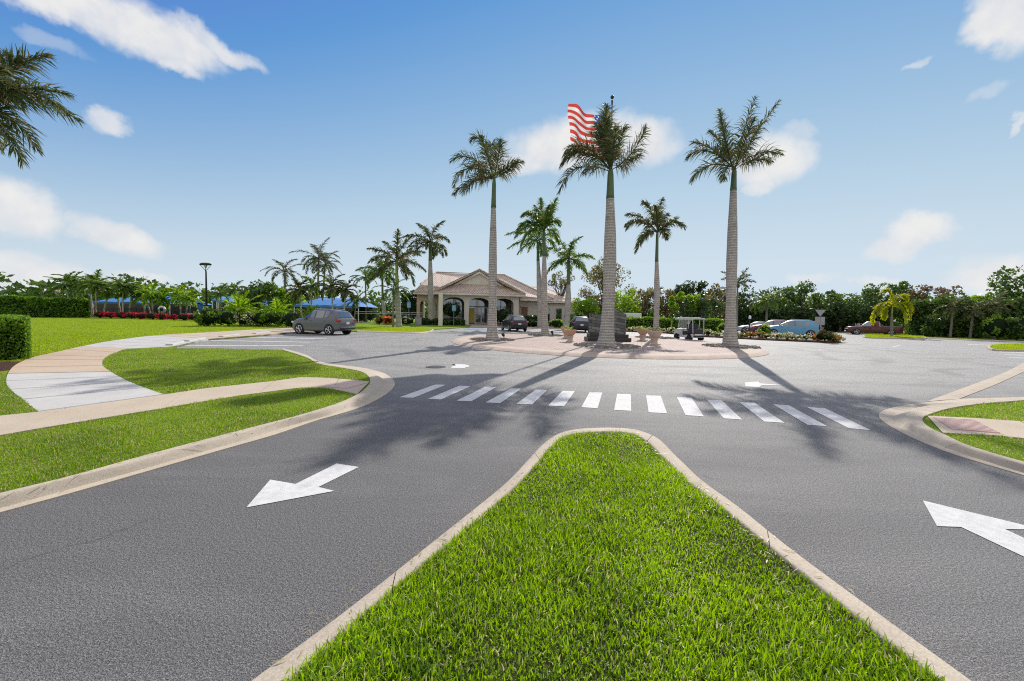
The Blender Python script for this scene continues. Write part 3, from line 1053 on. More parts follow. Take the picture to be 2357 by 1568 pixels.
c2p = lambda x, y: ((700 + x / 2.357) / 1.27280, (950 + y / 2.357) / 1.27280)
c3p = lambda x, y: ((1600 + x / 2.357) / 1.27280, (950 + y / 2.357) / 1.27280)
B2 = [((1107, 505), (1205, 508), (1430, 418), (1355, 417)), ((1305, 515), (1395, 520), (1600, 428), (1522, 425)), ((1503, 528), (1605, 532), (1778, 434), (1700, 432)),
      ((1703, 540), (1803, 545), (1953, 444), (1880, 443)), ((1915, 550), (2025, 554), (2130, 453), (2050, 451)), ((2135, 562), (2245, 567), (2320, 462), (2235, 460))]
B3 = [((243, 573), (355, 580), (388, 472), (300, 470)), ((470, 592), (587, 598), (585, 484), (490, 480)), ((708, 608), (835, 616), (792, 494), (690, 491)), ((963, 628), (1090, 637), (1005, 508), (902, 504)),
      ((1227, 650), (1355, 659), (1212, 526), (1110, 521)), ((1507, 672), (1647, 681), (1440, 543), (1332, 537)), ((1805, 695), (1943, 704), (1675, 560), (1565, 552)), ((2090, 718), (2243, 732), (1925, 580), (1800, 572))]
paint('crosswalk', [[c2p(*p) for p in b] for b in B2] + [[c3p(*p) for p in b] for b in B3])
paint('lane_arrow', [[(567, 1168), (622, 1104), (680, 1114), (733, 1121), (770, 1130)], [(680, 1114), (775, 1067), (826, 1075), (733, 1121)]])
paint('lane_arrow', [[(2124, 1152), (2157, 1211), (2212, 1213), (2313.5, 1218), (2400, 1219)], [(2212, 1213), (2420, 1311), (2500, 1305), (2313.5, 1218)]])
paint('lane_arrow', [[c2p(*p) for p in ((1470, 277), (1490, 276), (1497, 285), (1462, 296), (1470, 302), (1558, 303), (1565, 298), (1594, 292), (1585, 283), (1560, 278), (1520, 276))]])
paint('lane_arrow', [[c3p(*p) for p in ((1372, 402), (1462, 396), (1475, 408), (1640, 420), (1490, 421), (1470, 434), (1378, 430))]])
seg = lambda a, b, w: [(a[0], a[1] - w), (b[0], b[1] - w), (b[0], b[1] + w), (a[0], a[1] + w)]
paint('parking_line', [seg((425, 795.2), (697, 796.3), .9), seg((478, 783.8), (713, 788), .75), seg((573, 776.3), (752, 780.4), .65)], 'faded_paint')
paint('parking_line', [seg((2300, 810.5), (2420, 813), .9), seg((2312, 817), (2420, 819), .9), seg((2322, 823.5), (2420, 826), 1.0), seg((2228, 793.2), (2285, 795), .7)], 'faded_paint')
paint('parking_line', [[(2052, 798.5), (2056, 800), (2076, 795), (2072, 793.7)]], 'faded_paint')
paint('parking_line', [seg((1640, 777.5), (1730, 779.5), .8), seg((1660, 782.5), (1700, 783.5), .7)], 'faded_paint')
paint('accessible_marking', [[(1069, 756.5), (1112, 756.2), (1116, 759), (1068, 759.2)]], 'sign_blue')
mc = G(1003, 845)
mb = MB()
mb.lathe([(.33, .001), (.33, .006), (.28, .008), (.27, .004), (.26, .004), (.255, .009), (.1, .01)], 28, (mc.x, mc.y, 0))
for k in range(-3, 4):
    mb.box((mc.x + k * .07, mc.y, .011), (.02, .36, .004))
tag(mb.build('manhole_cover', 'iron'), 'round black iron manhole cover set in the asphalt', 'manhole cover')

# ------------------------------------------------------------------ grass
def blades(name, label, poly, n, z, h, wd, mat, seed, lean=0.5, keep=None, clump=0.0, flat=0.0):
    """Single grass blades over a polygon; h, wd: (low, high)."""
    r = np.random.default_rng(seed)
    P = np.array([(p[0], p[1]) for p in poly])
    lo, hi = P.min(0), P.max(0)
    pts = np.zeros((0, 2))
    while len(pts) < n:
        c = r.uniform(lo, hi, (n * 2, 2))
        c = c[inside(c[:, 0], c[:, 1], P)]
        if keep is not None:
            c = c[keep(c, r)]
        if clump:
            g = np.sin(c[:, 0] * 5.1 + np.sin(c[:, 1] * 4.3) * 2) * np.sin(c[:, 1] * 6.3 + np.sin(c[:, 0] * 3.7) * 2)
            c = c[r.uniform(0, 1, len(c)) < 1 - clump * (0.5 - 0.5 * g)]
        pts = np.vstack([pts, c])
    pts = pts[:n]
    a = r.uniform(0, 2 * np.pi, n)
    H = r.uniform(h[0], h[1], n) * (0.75 + 0.35 * np.sin(pts[:, 0] * 2.3 + 1) * np.sin(pts[:, 1] * 2.9))
    H = H * np.where(r.uniform(0, 1, n) < 0.06, 1.35, 1.0)
    Wd = r.uniform(wd[0], wd[1], n)
    le = np.abs(r.normal(0, lean, n)) + .08
    if flat:
        le = np.where(r.uniform(0, 1, n) < flat, le + 1.1, le)
    la = r.uniform(0, 2 * np.pi, n)
    ld = np.stack([np.cos(la), np.sin(la)], 1)
    sd_ = np.stack([np.cos(a), np.sin(a), np.zeros(n)], 1)
    base = np.concatenate([pts, np.full((n, 1), z)], 1)
    V = np.zeros((n, 8, 3))
    for k, (f, wf) in enumerate(((0, .8), (.42, 1.0), (.78, .7), (1.0, .08))):
        th = le * f * (1 + .6 * f)
        off = np.concatenate([ld * (H * f * np.sin(th) * .8)[:, None], (H * f * np.cos(th * .75))[:, None]], 1)
        V[:, 2 * k] = base + off - sd_ * (Wd * wf / 2)[:, None]
        V[:, 2 * k + 1] = base + off + sd_ * (Wd * wf / 2)[:, None]
    o = np_quads(name, V, mat, None, True, [(0, 1, 3, 2), (2, 3, 5, 4), (4, 5, 7, 6)])
    return tag(o, label, 'grass', kind='stuff')


dist_keep = lambda d0, p: (lambda c, r: r.uniform(0, 1, len(c)) < np.minimum(1, (d0 / np.maximum(np.hypot(c[:, 0], c[:, 1]), .1)) ** p))
med = [p for p in MI if p.y > -2.0]
med = [(MI[0].x, MI[0].y)] + [(p.x, p.y) for p in MI] if not med else [(p.x, p.y) for p in med]
blades('grass', 'long bright green grass on the pointed median in front', med, 190000, .10, (.03, .10), (.004, .0095), 'grass_near', 1, lean=.45, keep=dist_keep(2.2, 1.0), clump=.6, flat=.2)
stripA = SW_L[0:1] + SW_L[1:] + [p for p in KLI if p.y < G(830, 905, .1).y][::-1]
blades('grass', 'mown grass strip between the buff pavement and the kerb', stripA, 110000, GR, (.03, .06), (.004, .008), 'grass_mid', 2, lean=.6, keep=dist_keep(4.0, 1.2), flat=.3)
patchB = PATH_R[:-5] + [p for p in KLI if p.y > 0][::-1]
ib = [i for i, p in enumerate(KLI) if (p - G(851, 879, .115)).length < .35]
patchB = [p for p in SW_U if -7.2 < p.x and p.y > G(379, 909, .1).y - .02] + KLI[ib[0] + 1:] + [G(500, 802, .1)] + PATH_R[::-1][6:]
blades('grass', 'sunlit grass plot between the curving walk and the parking stalls', patchB, 120000, GR, (.03, .06), (.006, .012), 'grass_mid', 3, lean=.6, keep=dist_keep(7.0, 1.0), flat=.2)
patchD = [G(88, 948, .1)] + [p for p in PATH_L[:16]] + [G(0, 856, .1), G(-150, 870, .1), G(-220, 985, .1)]
blades('grass', 'grass corner left of the white walk', patchD, 30000, GR, (.035, .07), (.005, .01), 'grass_mid', 4, lean=.6)
bigL = [G(45, 833, .1)] + [p for p in PATH_L if p.y > G(43, 836, .1).y] + [Vector((-16, 47, 0)), Vector((-55, 58, 0)), Vector((-75, 50, 0)), Vector((-24, 11.5, 0))]
blades('grass', 'wide mown lawn between the curving walk and the pool hedge', bigL, 200000, GR, (.03, .07), (.012, .026), 'grass_far', 5, lean=.7, keep=dist_keep(14, 1.3))
p8 = [G(822, 760.5, .1), G(900, 762.5, .1), G(960, 764, .1), G(983, 762.5, .1), G(990, 758, .1), G(960, 754, .1), G(822, 752, .1)]
blades('grass', 'small bright lawn under the palm in front of the clubhouse', p8, 20000, GR, (.04, .09), (.02, .04), 'grass_far', 6, lean=.6)
blades('grass', 'small lawn under the yellow palm in the car park', yi, 12000, .13, (.05, .12), (.02, .04), 'grass_far', 7, lean=.6)
blades('grass', 'bright lawn island beside the parking lines at the frame edge', gi, 15000, .125, (.04, .1), (.015, .03), 'grass_far', 8, lean=.6)
rt1 = [p for p in KRI if p.y > G(2134, 958, .1).y] + SRU[::-1]
blades('grass', 'grass wedge between the ramp and the parking kerb', rt1, 40000, GR, (.03, .06), (.005, .01), 'grass_mid', 9, lean=.6, keep=dist_keep(9, 1.3))
rt2 = SRL + [p for p in KRI if p.y < G(2170, 999, .1).y]
blades('grass', 'grass strip in front of the red ramp paving', rt2, 40000, GR, (.03, .06), (.005, .01), 'grass_mid', 10, lean=.6, keep=dist_keep(7, 1.3), flat=.3)
vg = VG[3:] + [p + Vector((3, 5, 0)) for p in VG[3:]][::-1]
blades('grass', 'dry grass verge along the tall hedge', vg, 25000, .085, (.04, .09), (.02, .04), 'grass_mid', 11, lean=.6)

# clippings and dry bits strewn over the kerb and gutter, fallen leaves in the median
g_ = np.random.default_rng(77)
bits = []
for R_, n_, zz, wd_ in ((MI, 330, .128, .10), (KLI, 260, .117, .10)):
    for k in range(n_):
        p = R_[int(g_.integers(0, len(R_)))]
        q = R_[min(int(g_.integers(0, len(R_))), len(R_) - 1)]
        if p.y < 1 or p.y > 9:
            continue
        o_ = g_.normal(0, wd_, 2)
        a_ = g_.uniform(0, math.pi)
        l_, w2_ = g_.uniform(.015, .045), g_.uniform(.002, .005)
        c_, s_ = math.cos(a_), math.sin(a_)
        x_, y_ = p.x + o_[0], p.y + o_[1]
        z_ = zz + .004
        bits.append([(x_ - c_ * l_ - s_ * w2_, y_ - s_ * l_ + c_ * w2_, z_), (x_ + s_ * w2_, y_ - c_ * w2_, z_ + .004), (x_ + c_ * l_, y_ + s_ * l_, z_ + .002), (x_ - s_ * w2_, y_ + c_ * w2_, z_ + .003)])
bits = np.array(bits)
tag(np_quads('grass_clippings', bits, 'clipping'), 'dry grass clippings strewn along the median and kerb edges', 'clippings', kind='stuff')

# ------------------------------------------------------------------ plant builders
def at(u, Y, z=0.0):
    """Ground point at depth Y that stands under photo column u."""
    x = 0.0
    for v in (740, 735):
        x = D(u, v, Y).x
    return Vector((x, Y, z))


LQ = [(0, 1, 3, 2), (2, 3, 5, 4)]


def frond_leaves(p0, p1, p2, n, ll, lw, plume, hang, r, s0=.17):
    p0, p1, p2 = (np.array(q, float) for q in (p0, p1, p2))
    m = max(6, n // 2)
    s = np.linspace(s0, 1.0, m)[:, None]
    B = (1 - s) ** 2 * p0 + 2 * s * (1 - s) * p1 + s * s * p2
    T = 2 * (1 - s) * (p1 - p0) + 2 * s * (p2 - p1)
    T /= np.linalg.norm(T, axis=1, keepdims=True) + 1e-9
    up = np.array([0.03, 0.05, 1.0])
    Sd = np.cross(T, up)
    Sd /= np.linalg.norm(Sd, axis=1, keepdims=True) + 1e-6
    N = np.cross(Sd, T)
    out = []
    for side in (-1, 1):
        a = np.radians(68 - 42 * s + r.normal(0, 8, s.shape))
        pl = r.uniform(-plume, plume, s.shape) + .15
        d = T * np.cos(a) + side * Sd * np.sin(a) * np.cos(pl) + N * np.sin(a) * np.sin(pl)
        L = ll * (np.sin(np.pi * (.16 + .78 * s)) ** .7) * r.uniform(.75, 1.1, s.shape)
        d2 = d + np.array([0, 0, -1.0]) * hang * r.uniform(.5, 1.3, s.shape)
        d2 /= np.linalg.norm(d2, axis=1, keepdims=True)
        w = T - d * (T * d).sum(1, keepdims=True) + r.normal(0, .35, d.shape)
        w /= np.linalg.norm(w, axis=1, keepdims=True) + 1e-6
        mid = B + d * L * .5
        tip = mid + d2 * L * .55
        out.append(np.stack([B - w * lw * .35, B + w * lw * .35, mid - w * lw * .5, mid + w * lw * .5, tip - w * lw * .08, tip + w * lw * .08], 1))
    k = 7
    t = np.linspace(0, 1, k)[:, None]
    C = (1 - t) ** 2 * p0 + 2 * t * (1 - t) * p1 + t * t * p2
    for i in range(k - 1):
        for ax in (np.array([1., .3, 0]), np.array([0, .2, 1.])):
            tt = C[i + 1] - C[i]
            w = np.cross(tt, ax)
            w /= np.linalg.norm(w) + 1e-6
            r0, r1 = lw * (.75 - .5 * i / k), lw * (.75 - .5 * (i + 1) / k)
            mdl = (C[i] + C[i + 1]) / 2
            out.append(np.stack([C[i] - w * r0, C[i] + w * r0, mdl - w * (r0 + r1) / 2, mdl + w * (r0 + r1) / 2, C[i + 1] - w * r1, C[i + 1] + w * r1])[None])
    return np.concatenate(out)


def gen_fronds(n, L, r, e0=-25, e1=82, droop=75, wind=0.0):
    F = []
    for i in range(n):
        q = i / max(n - 1, 1)
        az_ = i * 2.39996 + r.uniform(-.3, .3)
        e = rad(e1 + (e0 - e1) * q ** .8 + r.uniform(-8, 8))
        e2 = e - rad(droop * r.uniform(.75, 1.15) * (.55 + .45 * (1 - abs(q - .5))))
        l = L * r.uniform(.85, 1.1) * (.8 + .2 * math.sin(math.pi * min(1, q + .2)))
        d1 = np.array([math.cos(az_) * math.cos(e), math.sin(az_) * math.cos(e), math.sin(e)])
        d2 = np.array([math.cos(az_) * math.cos(e2), math.sin(az_) * math.cos(e2), math.sin(e2)])
        p1 = d1 * l * .52
        F.append((p1, p1 + d2 * l * .52 + np.array([-wind * l, 0, 0])))
    return F


def trunk_mesh(name, B, T, rr, mat, parent, bow=(0, 0), n=14, k=16):
    mb = MB()
    B, T = Vector(B), Vector(T)
    pts = []
    for i in range(k + 1):
        t = i / k
        p = B.lerp(T, t)
        p.x += bow[0] * math.sin(math.pi * t)
        p.y += bow[1] * math.sin(math.pi * t)
        pts.append(p)
    ts = [q[0] for q in rr]
    rs = [q[1] for q in rr]
    mb.tube(pts, [float(np.interp(i / k, ts, rs)) for i in range(k + 1)], n)
    return mb.build(name, mat, parent, smooth=True)


def royal(label, base, top, neck, fr, r0, seed, group, mat='royal_leaf', n=120, ll=.86, lw=.048, plume=.9, hang=.9, shaft='crownshaft', tmat='royal_trunk', flare=1.9, name='royal_palm', parts=True, seglen=1):
    """base, top (foot of the crownshaft) and neck are points; fr: list of (control, tip) offsets from the neck."""
    base, top, neck = Vector(base), Vector(top), Vector(neck)
    root = thing(name, label, 'palm', base, 0, group)
    t, k = top - base, neck - base
    H = t.z
    rr = [(0, r0 * flare), (.012, r0 * flare * .92), (.035, r0 * (1 + (flare - 1) * .62)), (.07, r0 * (1 + (flare - 1) * .38)), (.14, r0 * (1 + (flare - 1) * .18)), (.3, r0 * 1.0), (.55, r0 * 1.1), (.75, r0 * .98), (.92, r0 * .74), (1, r0 * .66)]
    bw = np.random.default_rng(seed + 900).uniform(-.07, .07, 2)
    trunk_mesh('trunk', (0, 0, -.1), t, rr, tmat, root, bow=(bw[0], bw[1]), k=26)
    trunk_mesh('crownshaft', t - (k - t).normalized() * .03, k + (k - t) * .12, [(0, r0 * .70), (.06, r0 * .66), (.3, r0 * .60), (.8, r0 * .5), (1, r0 * .22)], shaft, root, n=10, k=8)
    g = np.random.default_rng(seed)
    kv = np.array(k)
    allv = []
    for (c, tip) in fr:
        o = np.array([g.uniform(-.06, .06), g.uniform(-.06, .06), g.uniform(-.1, .05)])
        V = frond_leaves(kv + o, kv + np.array(c), kv + np.array(tip), n, ll, lw, plume, hang, g)
        if parts:
            np_quads('frond', V, mat, root, False, LQ)
        else:
            allv.append(V)
    if not parts:
        np_quads('crown', np.concatenate(allv), mat, root, False, LQ)
    return root


def px_fronds(spec, Y, seed, dyr=1.3):
    """Frond outlines measured in the photo (units of its enlargement) as offsets from the neck, at depth Y."""
    g = np.random.default_rng(seed)
    k = Y / FPX / 2.727 * .94
    out = []
    for q in spec:
        tx, ty, cx, cy = q[:4]
        dy = q[4] if len(q) > 4 else g.uniform(-dyr, dyr)
        out.append(((cx * k, dy * .5, -cy * k), (tx * k, dy, -ty * k)))
    return out


def leaf_cards(C, R, n, size, r, shell=.55, squash=(1, 1, 1)):
    """Leaf-sized diamonds through balls of radius R round the points C."""
    C = np.asarray(C, float)
    R = np.asarray(R, float)
    pick = r.integers(0, len(C), n)
    d = r.normal(0, 1, (n, 3))
    d /= np.linalg.norm(d, axis=1, keepdims=True)
    rr = R[pick] * (shell + (1 - shell) * r.uniform(0, 1, n) ** .5) * r.uniform(.8, 1.08, n)
    P = C[pick] + d * rr[:, None] * np.array(squash)
    a = d * .5 + r.normal(0, .7, (n, 3))
    a /= np.linalg.norm(a, axis=1, keepdims=True)
    b = np.cross(a, r.normal(0, 1, (n, 3)))
    b /= np.linalg.norm(b, axis=1, keepdims=True) + 1e-6
    s = size * r.uniform(.6, 1.3, n)[:, None]
    return np.stack([P - a * s * .5, P + b * s * .3, P + a * s * .6, P - b * s * .3], 1)


def crown_cards(c, rx, ry, rz, n, size, r, k=22, cl=.34, flat=0.0):
    d = r.normal(0, 1, (k, 3))
    d /= np.linalg.norm(d, axis=1, keepdims=True)
    q = r.uniform(.25, 1, k) ** .6
    C = d * q[:, None] * np.array([rx, ry, rz]) * .78
    C[:, 2] = np.where(C[:, 2] < -rz * .6, -rz * .5, C[:, 2])
    R = cl * min(rx, rz) * r.uniform(.6, 1.25, k)
    return C + np.array(c), R, leaf_cards(C + np.array(c), R, n, size, r)


def tree(label, base, H, W, mat, seed, low=.25, n=2600, size=.34, k=22, cl=.34, cat='tree', group=None, name='tree', depth=None, rt=.14, twigs=0, tm='bark', lean=0.0):
    r = np.random.default_rng(seed)
    root = thing(name, label, cat, base, 0, group)
    rz = H * (1 - low) / 2
    cz = H - rz
    C, R, V = crown_cards((lean, 0, cz), W / 2, (depth or W * .8) / 2, rz, n, size, r, k, cl)
    mb = MB()
    top = Vector((lean * .8, 0, cz))
    mb.tube([(0, 0, -.1), (lean * .15, 0, H * .12), (lean * .45, .1, H * .35), top], [rt * 1.5, rt * 1.1, rt * .8, rt * .45], 8)
    for i in range(min(len(C), 9 + twigs)):
        s = Vector((lean * .3, 0.05, H * r.uniform(max(.08, low * .5), .5)))
        e = Vector(C[i])
        mb.tube([s, s.lerp(e, .5) + Vector((0, 0, .06 * H * r.uniform(-.3, 1))), e], [rt * .55, rt * .35, rt * .12], 5)
        for j in range(2 if twigs else 0):
            q = e + Vector(r.normal(0, 1, 3)) * float(R[i])
            mb.tube([s.lerp(e, .6), q], [rt * .25, rt * .06], 4)
    mb.build('trunk', tm, root, smooth=True)
    np_quads('crown', V, mat, root)
    return root


def bush(label, base, W, H, mat, seed, n=1200, size=.12, cat='bush', group=None, name='bush', depth=None, core=.72, lift=0.0, k=16):
    r = np.random.default_rng(seed)
    root = thing(name, label, cat, base, 0, group)
    dp = depth or W * .8
    mb = MB()
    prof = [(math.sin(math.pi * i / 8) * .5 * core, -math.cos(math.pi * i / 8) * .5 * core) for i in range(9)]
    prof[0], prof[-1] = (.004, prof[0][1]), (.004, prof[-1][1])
    mb.lathe(prof, 12, M=Matrix.Translation((0, 0, lift + H * .48)) @ Matrix.Diagonal((W, dp, H, 1)))  # opaque dark core added inside the leaves to block light
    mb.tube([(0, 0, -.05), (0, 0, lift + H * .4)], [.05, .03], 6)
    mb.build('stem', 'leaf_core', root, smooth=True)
    d = r.normal(0, 1, (k, 3))
    d /= np.linalg.norm(d, axis=1, keepdims=True)
    C = d * np.array([W, dp, H]) * .33 + np.array([0, 0, lift + H * .5])
    R = np.full(k, min(W, H) * .2) * r.uniform(.7, 1.2, k)
    V = leaf_cards(C, R, n, size, r, shell=.3, squash=(1, 1, 1))
    V[:, :, 2] = np.maximum(V[:, :, 2], .01)
    np_quads('foliage', V, mat, root)
    return root


def hedge(label, P0, P1, W, H, mat, seed, n=4000, size=.12, cat='hedge', group=None, name='hedge', rough=.12, z0=.05):
    """A clipped hedge along P0-P1 (its front face), W deep, H high."""
    r = np.random.default_rng(seed)
    P0, P1 = Vector((P0[0], P0[1], z0)), Vector((P1[0], P1[1], z0))
    L = (P1 - P0).length
    root = thing(name, label, cat, P0, math.atan2(P1.y - P0.y, P1.x - P0.x), group)
    mb = MB()
    mb.box((L / 2, W / 2, H * .46), (L - .16, max(W - .16, .2), H * .92), bev=.10)  # solid near-black box added inside the leaf faces
    mb.build('dark_core', 'leaf_core', root)
    aF, aT, aS = L * H, L * W, W * H
    pr = np.array([aF, aF * .3, aT, aS, aS])
    f = r.choice(5, n, p=pr / pr.sum())
    x, y, z = r.uniform(0, L, n), r.uniform(0, W, n), r.uniform(0, H, n) ** 1.0
    y = np.where(f == 0, 0, np.where(f == 1, W, y))
    z = np.where(f == 2, H, z)
    x = np.where(f == 3, 0, np.where(f == 4, L, x))
    bulge = rough * (np.sin(x * 2.1 + z * 1.7 + seed) * np.sin(x * .9 + 2) + r.normal(0, .6, n))
    P = np.stack([x, y + np.where(f == 0, bulge, 0), z + np.where(f == 2, bulge * .8, 0) + np.where(f < 2, 0, 0)], 1)
    a = r.normal(0, 1, (n, 3)) + np.array([0, -.3, .3])
    a /= np.linalg.norm(a, axis=1, keepdims=True)
    b = np.cross(a, r.normal(0, 1, (n, 3)))
    b /= np.linalg.norm(b, axis=1, keepdims=True) + 1e-6
    s = size * r.uniform(.6, 1.35, n)[:, None]
    V = np.stack([P - a * s * .5, P + b * s * .32, P + a * s * .6, P - b * s * .32], 1)
    V[:, :, 2] = np.maximum(V[:, :, 2], .0)
    np_quads('foliage', V, mat, root)
    return root


def small_palm(label, base, neck, L, mat, seed, group, nf=11, n=40, ll=.42, lw=.06, rt=.09, tmat='thin_trunk', name='palm_tree', e0=-20, e1=80, droop=80, hang=.4, plume=.35, wind=0.0, shaft=.5, bow=(0, 0), smat='crownshaft', cat='palm'):
    base, neck = Vector(base), Vector(neck)
    root = thing(name, label, cat, base, 0, group)
    k = neck - base
    q = k.normalized()
    trunk_mesh('trunk', (0, 0, -.1), k - q * shaft * .9, [(0, rt * 1.5), (.08, rt * 1.15), (.5, rt), (1, rt * .8)], tmat, root, bow=bow, n=8, k=8)
    if shaft:
        trunk_mesh('crownshaft', k - q * shaft, k + q * .1, [(0, rt * 1.0), (.4, rt * 1.05), (1, rt * .4)], smat, root, n=7, k=4)
    g = np.random.default_rng(seed)
    kv = np.array(k)
    Vs = [frond_leaves(kv, kv + c, kv + t, n, ll, lw, plume, hang, g) for c, t in gen_fronds(nf, L, g, e0, e1, droop, wind)]
    np_quads('crown', np.concatenate(Vs), mat, root, False, LQ)
    return root

# ------------------------------------------------------------------ the palms of the roundabout
GI = 'tall royal palms on the paved roundabout'


def on(u, v, z):
    return G(u, v, z)


b1 = on(1133, 782.5, IZ)
royal('tall royal palm at the left edge of the paved roundabout, its crown swept leftwards', b1, D(1136, 478, b1.y), D(1137.5, 412, b1.y), px_fronds([
    (-155, -245, -75, -330), (-5, -250, -60, -325), (42, -205, 30, -120), (-282, 12, -195, -190), (-275, -92, -150, -195), (-258, 108, -170, 5), (-215, 70, -120, -60),
    (178, -105, 70, -85), (150, -125, 85, -40), (-70, -170, -40, -110, -2.2), (-110, -70, -70, -130, 2.4), (10, -120, 0, -90, 2.2), (-170, -140, -100, -170, 1.8)], b1.y, 1),
    .235, 11, GI, flare=2.2)
b2 = on(1395, 797, IZ)
royal('thickest royal palm, standing in front of the stone monument, partly hiding the flag', b2, D(1404.5, 456, b2.y), D(1405.5, 392, b2.y), px_fronds([
    (-70, -320, -45, -200, .3), (-112, -280, -60, -190, .8), (-48, -300, -20, -190, -.3), (-25, -410, -50, -240, .6), (-85, -340, -30, -220, .9), (-55, -380, -60, -250, -.5), (-310, -45, -220, -250), (-330, -5, -205, -190), (-280, -115, -150, -240), (-345, 185, -262, -70),
    (92, -290, 40, -170), (60, -255, 40, -130, 1.4), (200, -130, 120, -60), (185, -225, 140, -60), (-110, -90, -60, -140, 2.6), (-40, -150, -20, -110, -2.2)], b2.y, 2),
    .32, 12, GI, ll=.95, flare=1.95)
b3 = on(1681, 798, IZ)
royal('tall royal palm at the right end of the paved roundabout', b3, D(1688, 437, b3.y), D(1690, 388, b3.y), px_fronds([
    (45, -385, 5, -200), (-150, -325, -85, -150), (-125, -270, -60, -190), (-95, -340, -70, -170), (188, -365, 60, -160), (150, -290, 80, -120), (-312, -55, -215, -195), (-318, -120, -170, -130),
    (-245, 65, -180, -90), (-130, 118, -75, -40), (278, -85, 130, -140), (235, -50, 120, -95), (70, -240, 30, -130, 2.2), (-30, -200, -20, -110, -2.2)], b3.y, 3),
    .262, 13, GI, flare=2.0)
b6 = on(1509, 778, IZ)
royal('shorter royal palm behind the urns on the roundabout', b6, D(1511.5, 602, b6.y), D(1513, 533, b6.y), px_fronds([
    (62, -245, 10, -130), (40, -180, 20, -110, 1.5), (-100, -190, -45, -165), (-65, -130, -30, -110, -1.6), (-180, -130, -95, -140), (-228, 10, -150, -120), (-205, -40, -120, -110), (-148, 145, -75, -20),
    (-90, 80, -50, -40, 1.8), (150, -105, 70, -70), (148, -10, 95, -105), (95, 30, 60, -50), (110, -150, 50, -100, 1.5)], b6.y, 4),
    .205, 14, GI, ll=.75, lw=.07)
b4 = on(1255, 772.5, IZ)
royal('royal palm at the back left of the roundabout with a bright windblown crown', b4, D(1253, 590, b4.y), D(1252, 532, b4.y), px_fronds([
    (-20, -230, -20, -120), (-60, -180, -30, -110), (60, -170, 40, -70), (75, -200, 30, -110), (-150, -70, -90, -150), (-180, 20, -120, -110), (-150, 110, -100, -40), (-190, 70, -110, -80),
    (90, -20, 60, -100), (110, 60, 70, -60), (-90, -140, -50, -130, 1.5), (20, -130, 10, -90, -1.6)], b4.y, 5),
    .23, 15, GI, mat='palm_leaf', ll=.7, lw=.075)

GC = 'royal palms around the clubhouse'


def roy2(label, u, v, Y, vt, un, vn, L, r0, seed, mat='royal_leaf', shaft='crownshaft', nf=14, zb=.1, **kw):
    b = at(u, Y, zb)
    g = np.random.default_rng(seed + 100)
    kw.setdefault('ll', .9)
    kw.setdefault('lw', .11)
    kw.setdefault('n', 90)
    return royal(label, b, D((u + un) / 2 + (un - u) * .4, vt, Y), D(un, vn, Y), gen_fronds(nf, L, g, kw.pop('e0', -25), kw.pop('e1', 85), kw.pop('droop', 70), kw.pop('wind', .08)), r0, seed, GC, mat, shaft=shaft, **kw)


roy2('royal palm rising in front of the left end of the clubhouse roof', 994, 748, 54, 600, 990, 557, 4.3, .36, 21, flare=1.3)
roy2('royal palm with a yellow crownshaft on the small kerbed lawn', 919, 753, 45, 655, 913, 600, 4.1, .30, 22, shaft='yellow_shaft', flare=1.3, wind=.0, droop=60)
roy2('slender royal palm close behind the back left roundabout palm', 1243, 748, 52, 600, 1238, 552, 4.4, .30, 23, mat='palm_leaf', flare=1.3, wind=.18)
roy2('royal palm with a fresh green crown right of the clubhouse wing', 1304, 745, 50, 655, 1309, 596, 3.9, .36, 24, mat='palm_leaf', flare=1.3, wind=.02)
roy2('royal palm half hidden behind the yellow shafted palm', 886, 742, 56, 690, 880, 626, 3.6, .26, 25, mat='palm_leaf', flare=1.3)

GS = 'slim palms around the pool'


def sp(label, ub, Y, un, vn, L, seed, mat='palm_leaf', zb=.09, group=GS, **kw):
    return small_palm(label, at(ub, Y, zb), D(un, vn, Y), L, mat, seed, group, **kw)


sp('small feathery palm in front of the yellow shafted palm', 905, 44, 905, 668, 2.6, 31, nf=12, ll=.5, lw=.08, rt=.1, group=None, wind=-.1)
sp('thin coconut palm standing alone left of the clubhouse garden', 843, 60, 841, 640, 2.7, 32, nf=12, n=44, ll=.6, lw=.1, shaft=0, rt=.12, group=None)
sp('lower coconut palm with wide drooping fronds above the blue canopies', 657, 66, 655, 625, 4.2, 33, nf=15, n=52, ll=.8, lw=.1, shaft=0, rt=.16, droop=85, group=None, mat='royal_leaf')
sp('tallest coconut palm above the blue canopies with hanging fronds', 729, 66, 734, 596, 4.6, 34, nf=18, n=56, ll=.9, lw=.1, shaft=0, rt=.17, droop=85, hang=.7, group=None, mat='royal_leaf')
sp('second coconut trunk close behind the tallest coconut palm', 740, 70, 748, 610, 4.0, 35, nf=12, n=50, ll=.8, lw=.1, shaft=0, rt=.16, group=None, mat='royal_leaf')
for i, (lab, ub, un, vn, L) in enumerate((('first slim palm in front of the long blue canopy from its left corner', 695.5, 689, 668, 2.5), ('second slim palm in front of the long blue canopy, with pale green fronds', 713.5, 719, 660, 2.6),
                                          ('dark crowned twin palm in front of the middle of the long blue canopy', 767.5, 763, 661, 2.7), ('slim palm nearest the right corner of the long blue canopy', 790, 796, 667, 2.4))):
    sp(lab, ub, 48, un, vn, L, 40 + i, nf=15, ll=.65, lw=.12, rt=.1, tmat='pale_trunk', mat='palm_leaf' if i == 1 else 'royal_leaf', wind=.05)
sp('slim palm leaning beside the garden fence with a ragged crown', 812, 52, 822, 692, 2.2, 46, nf=10, ll=.5, lw=.1, rt=.08)
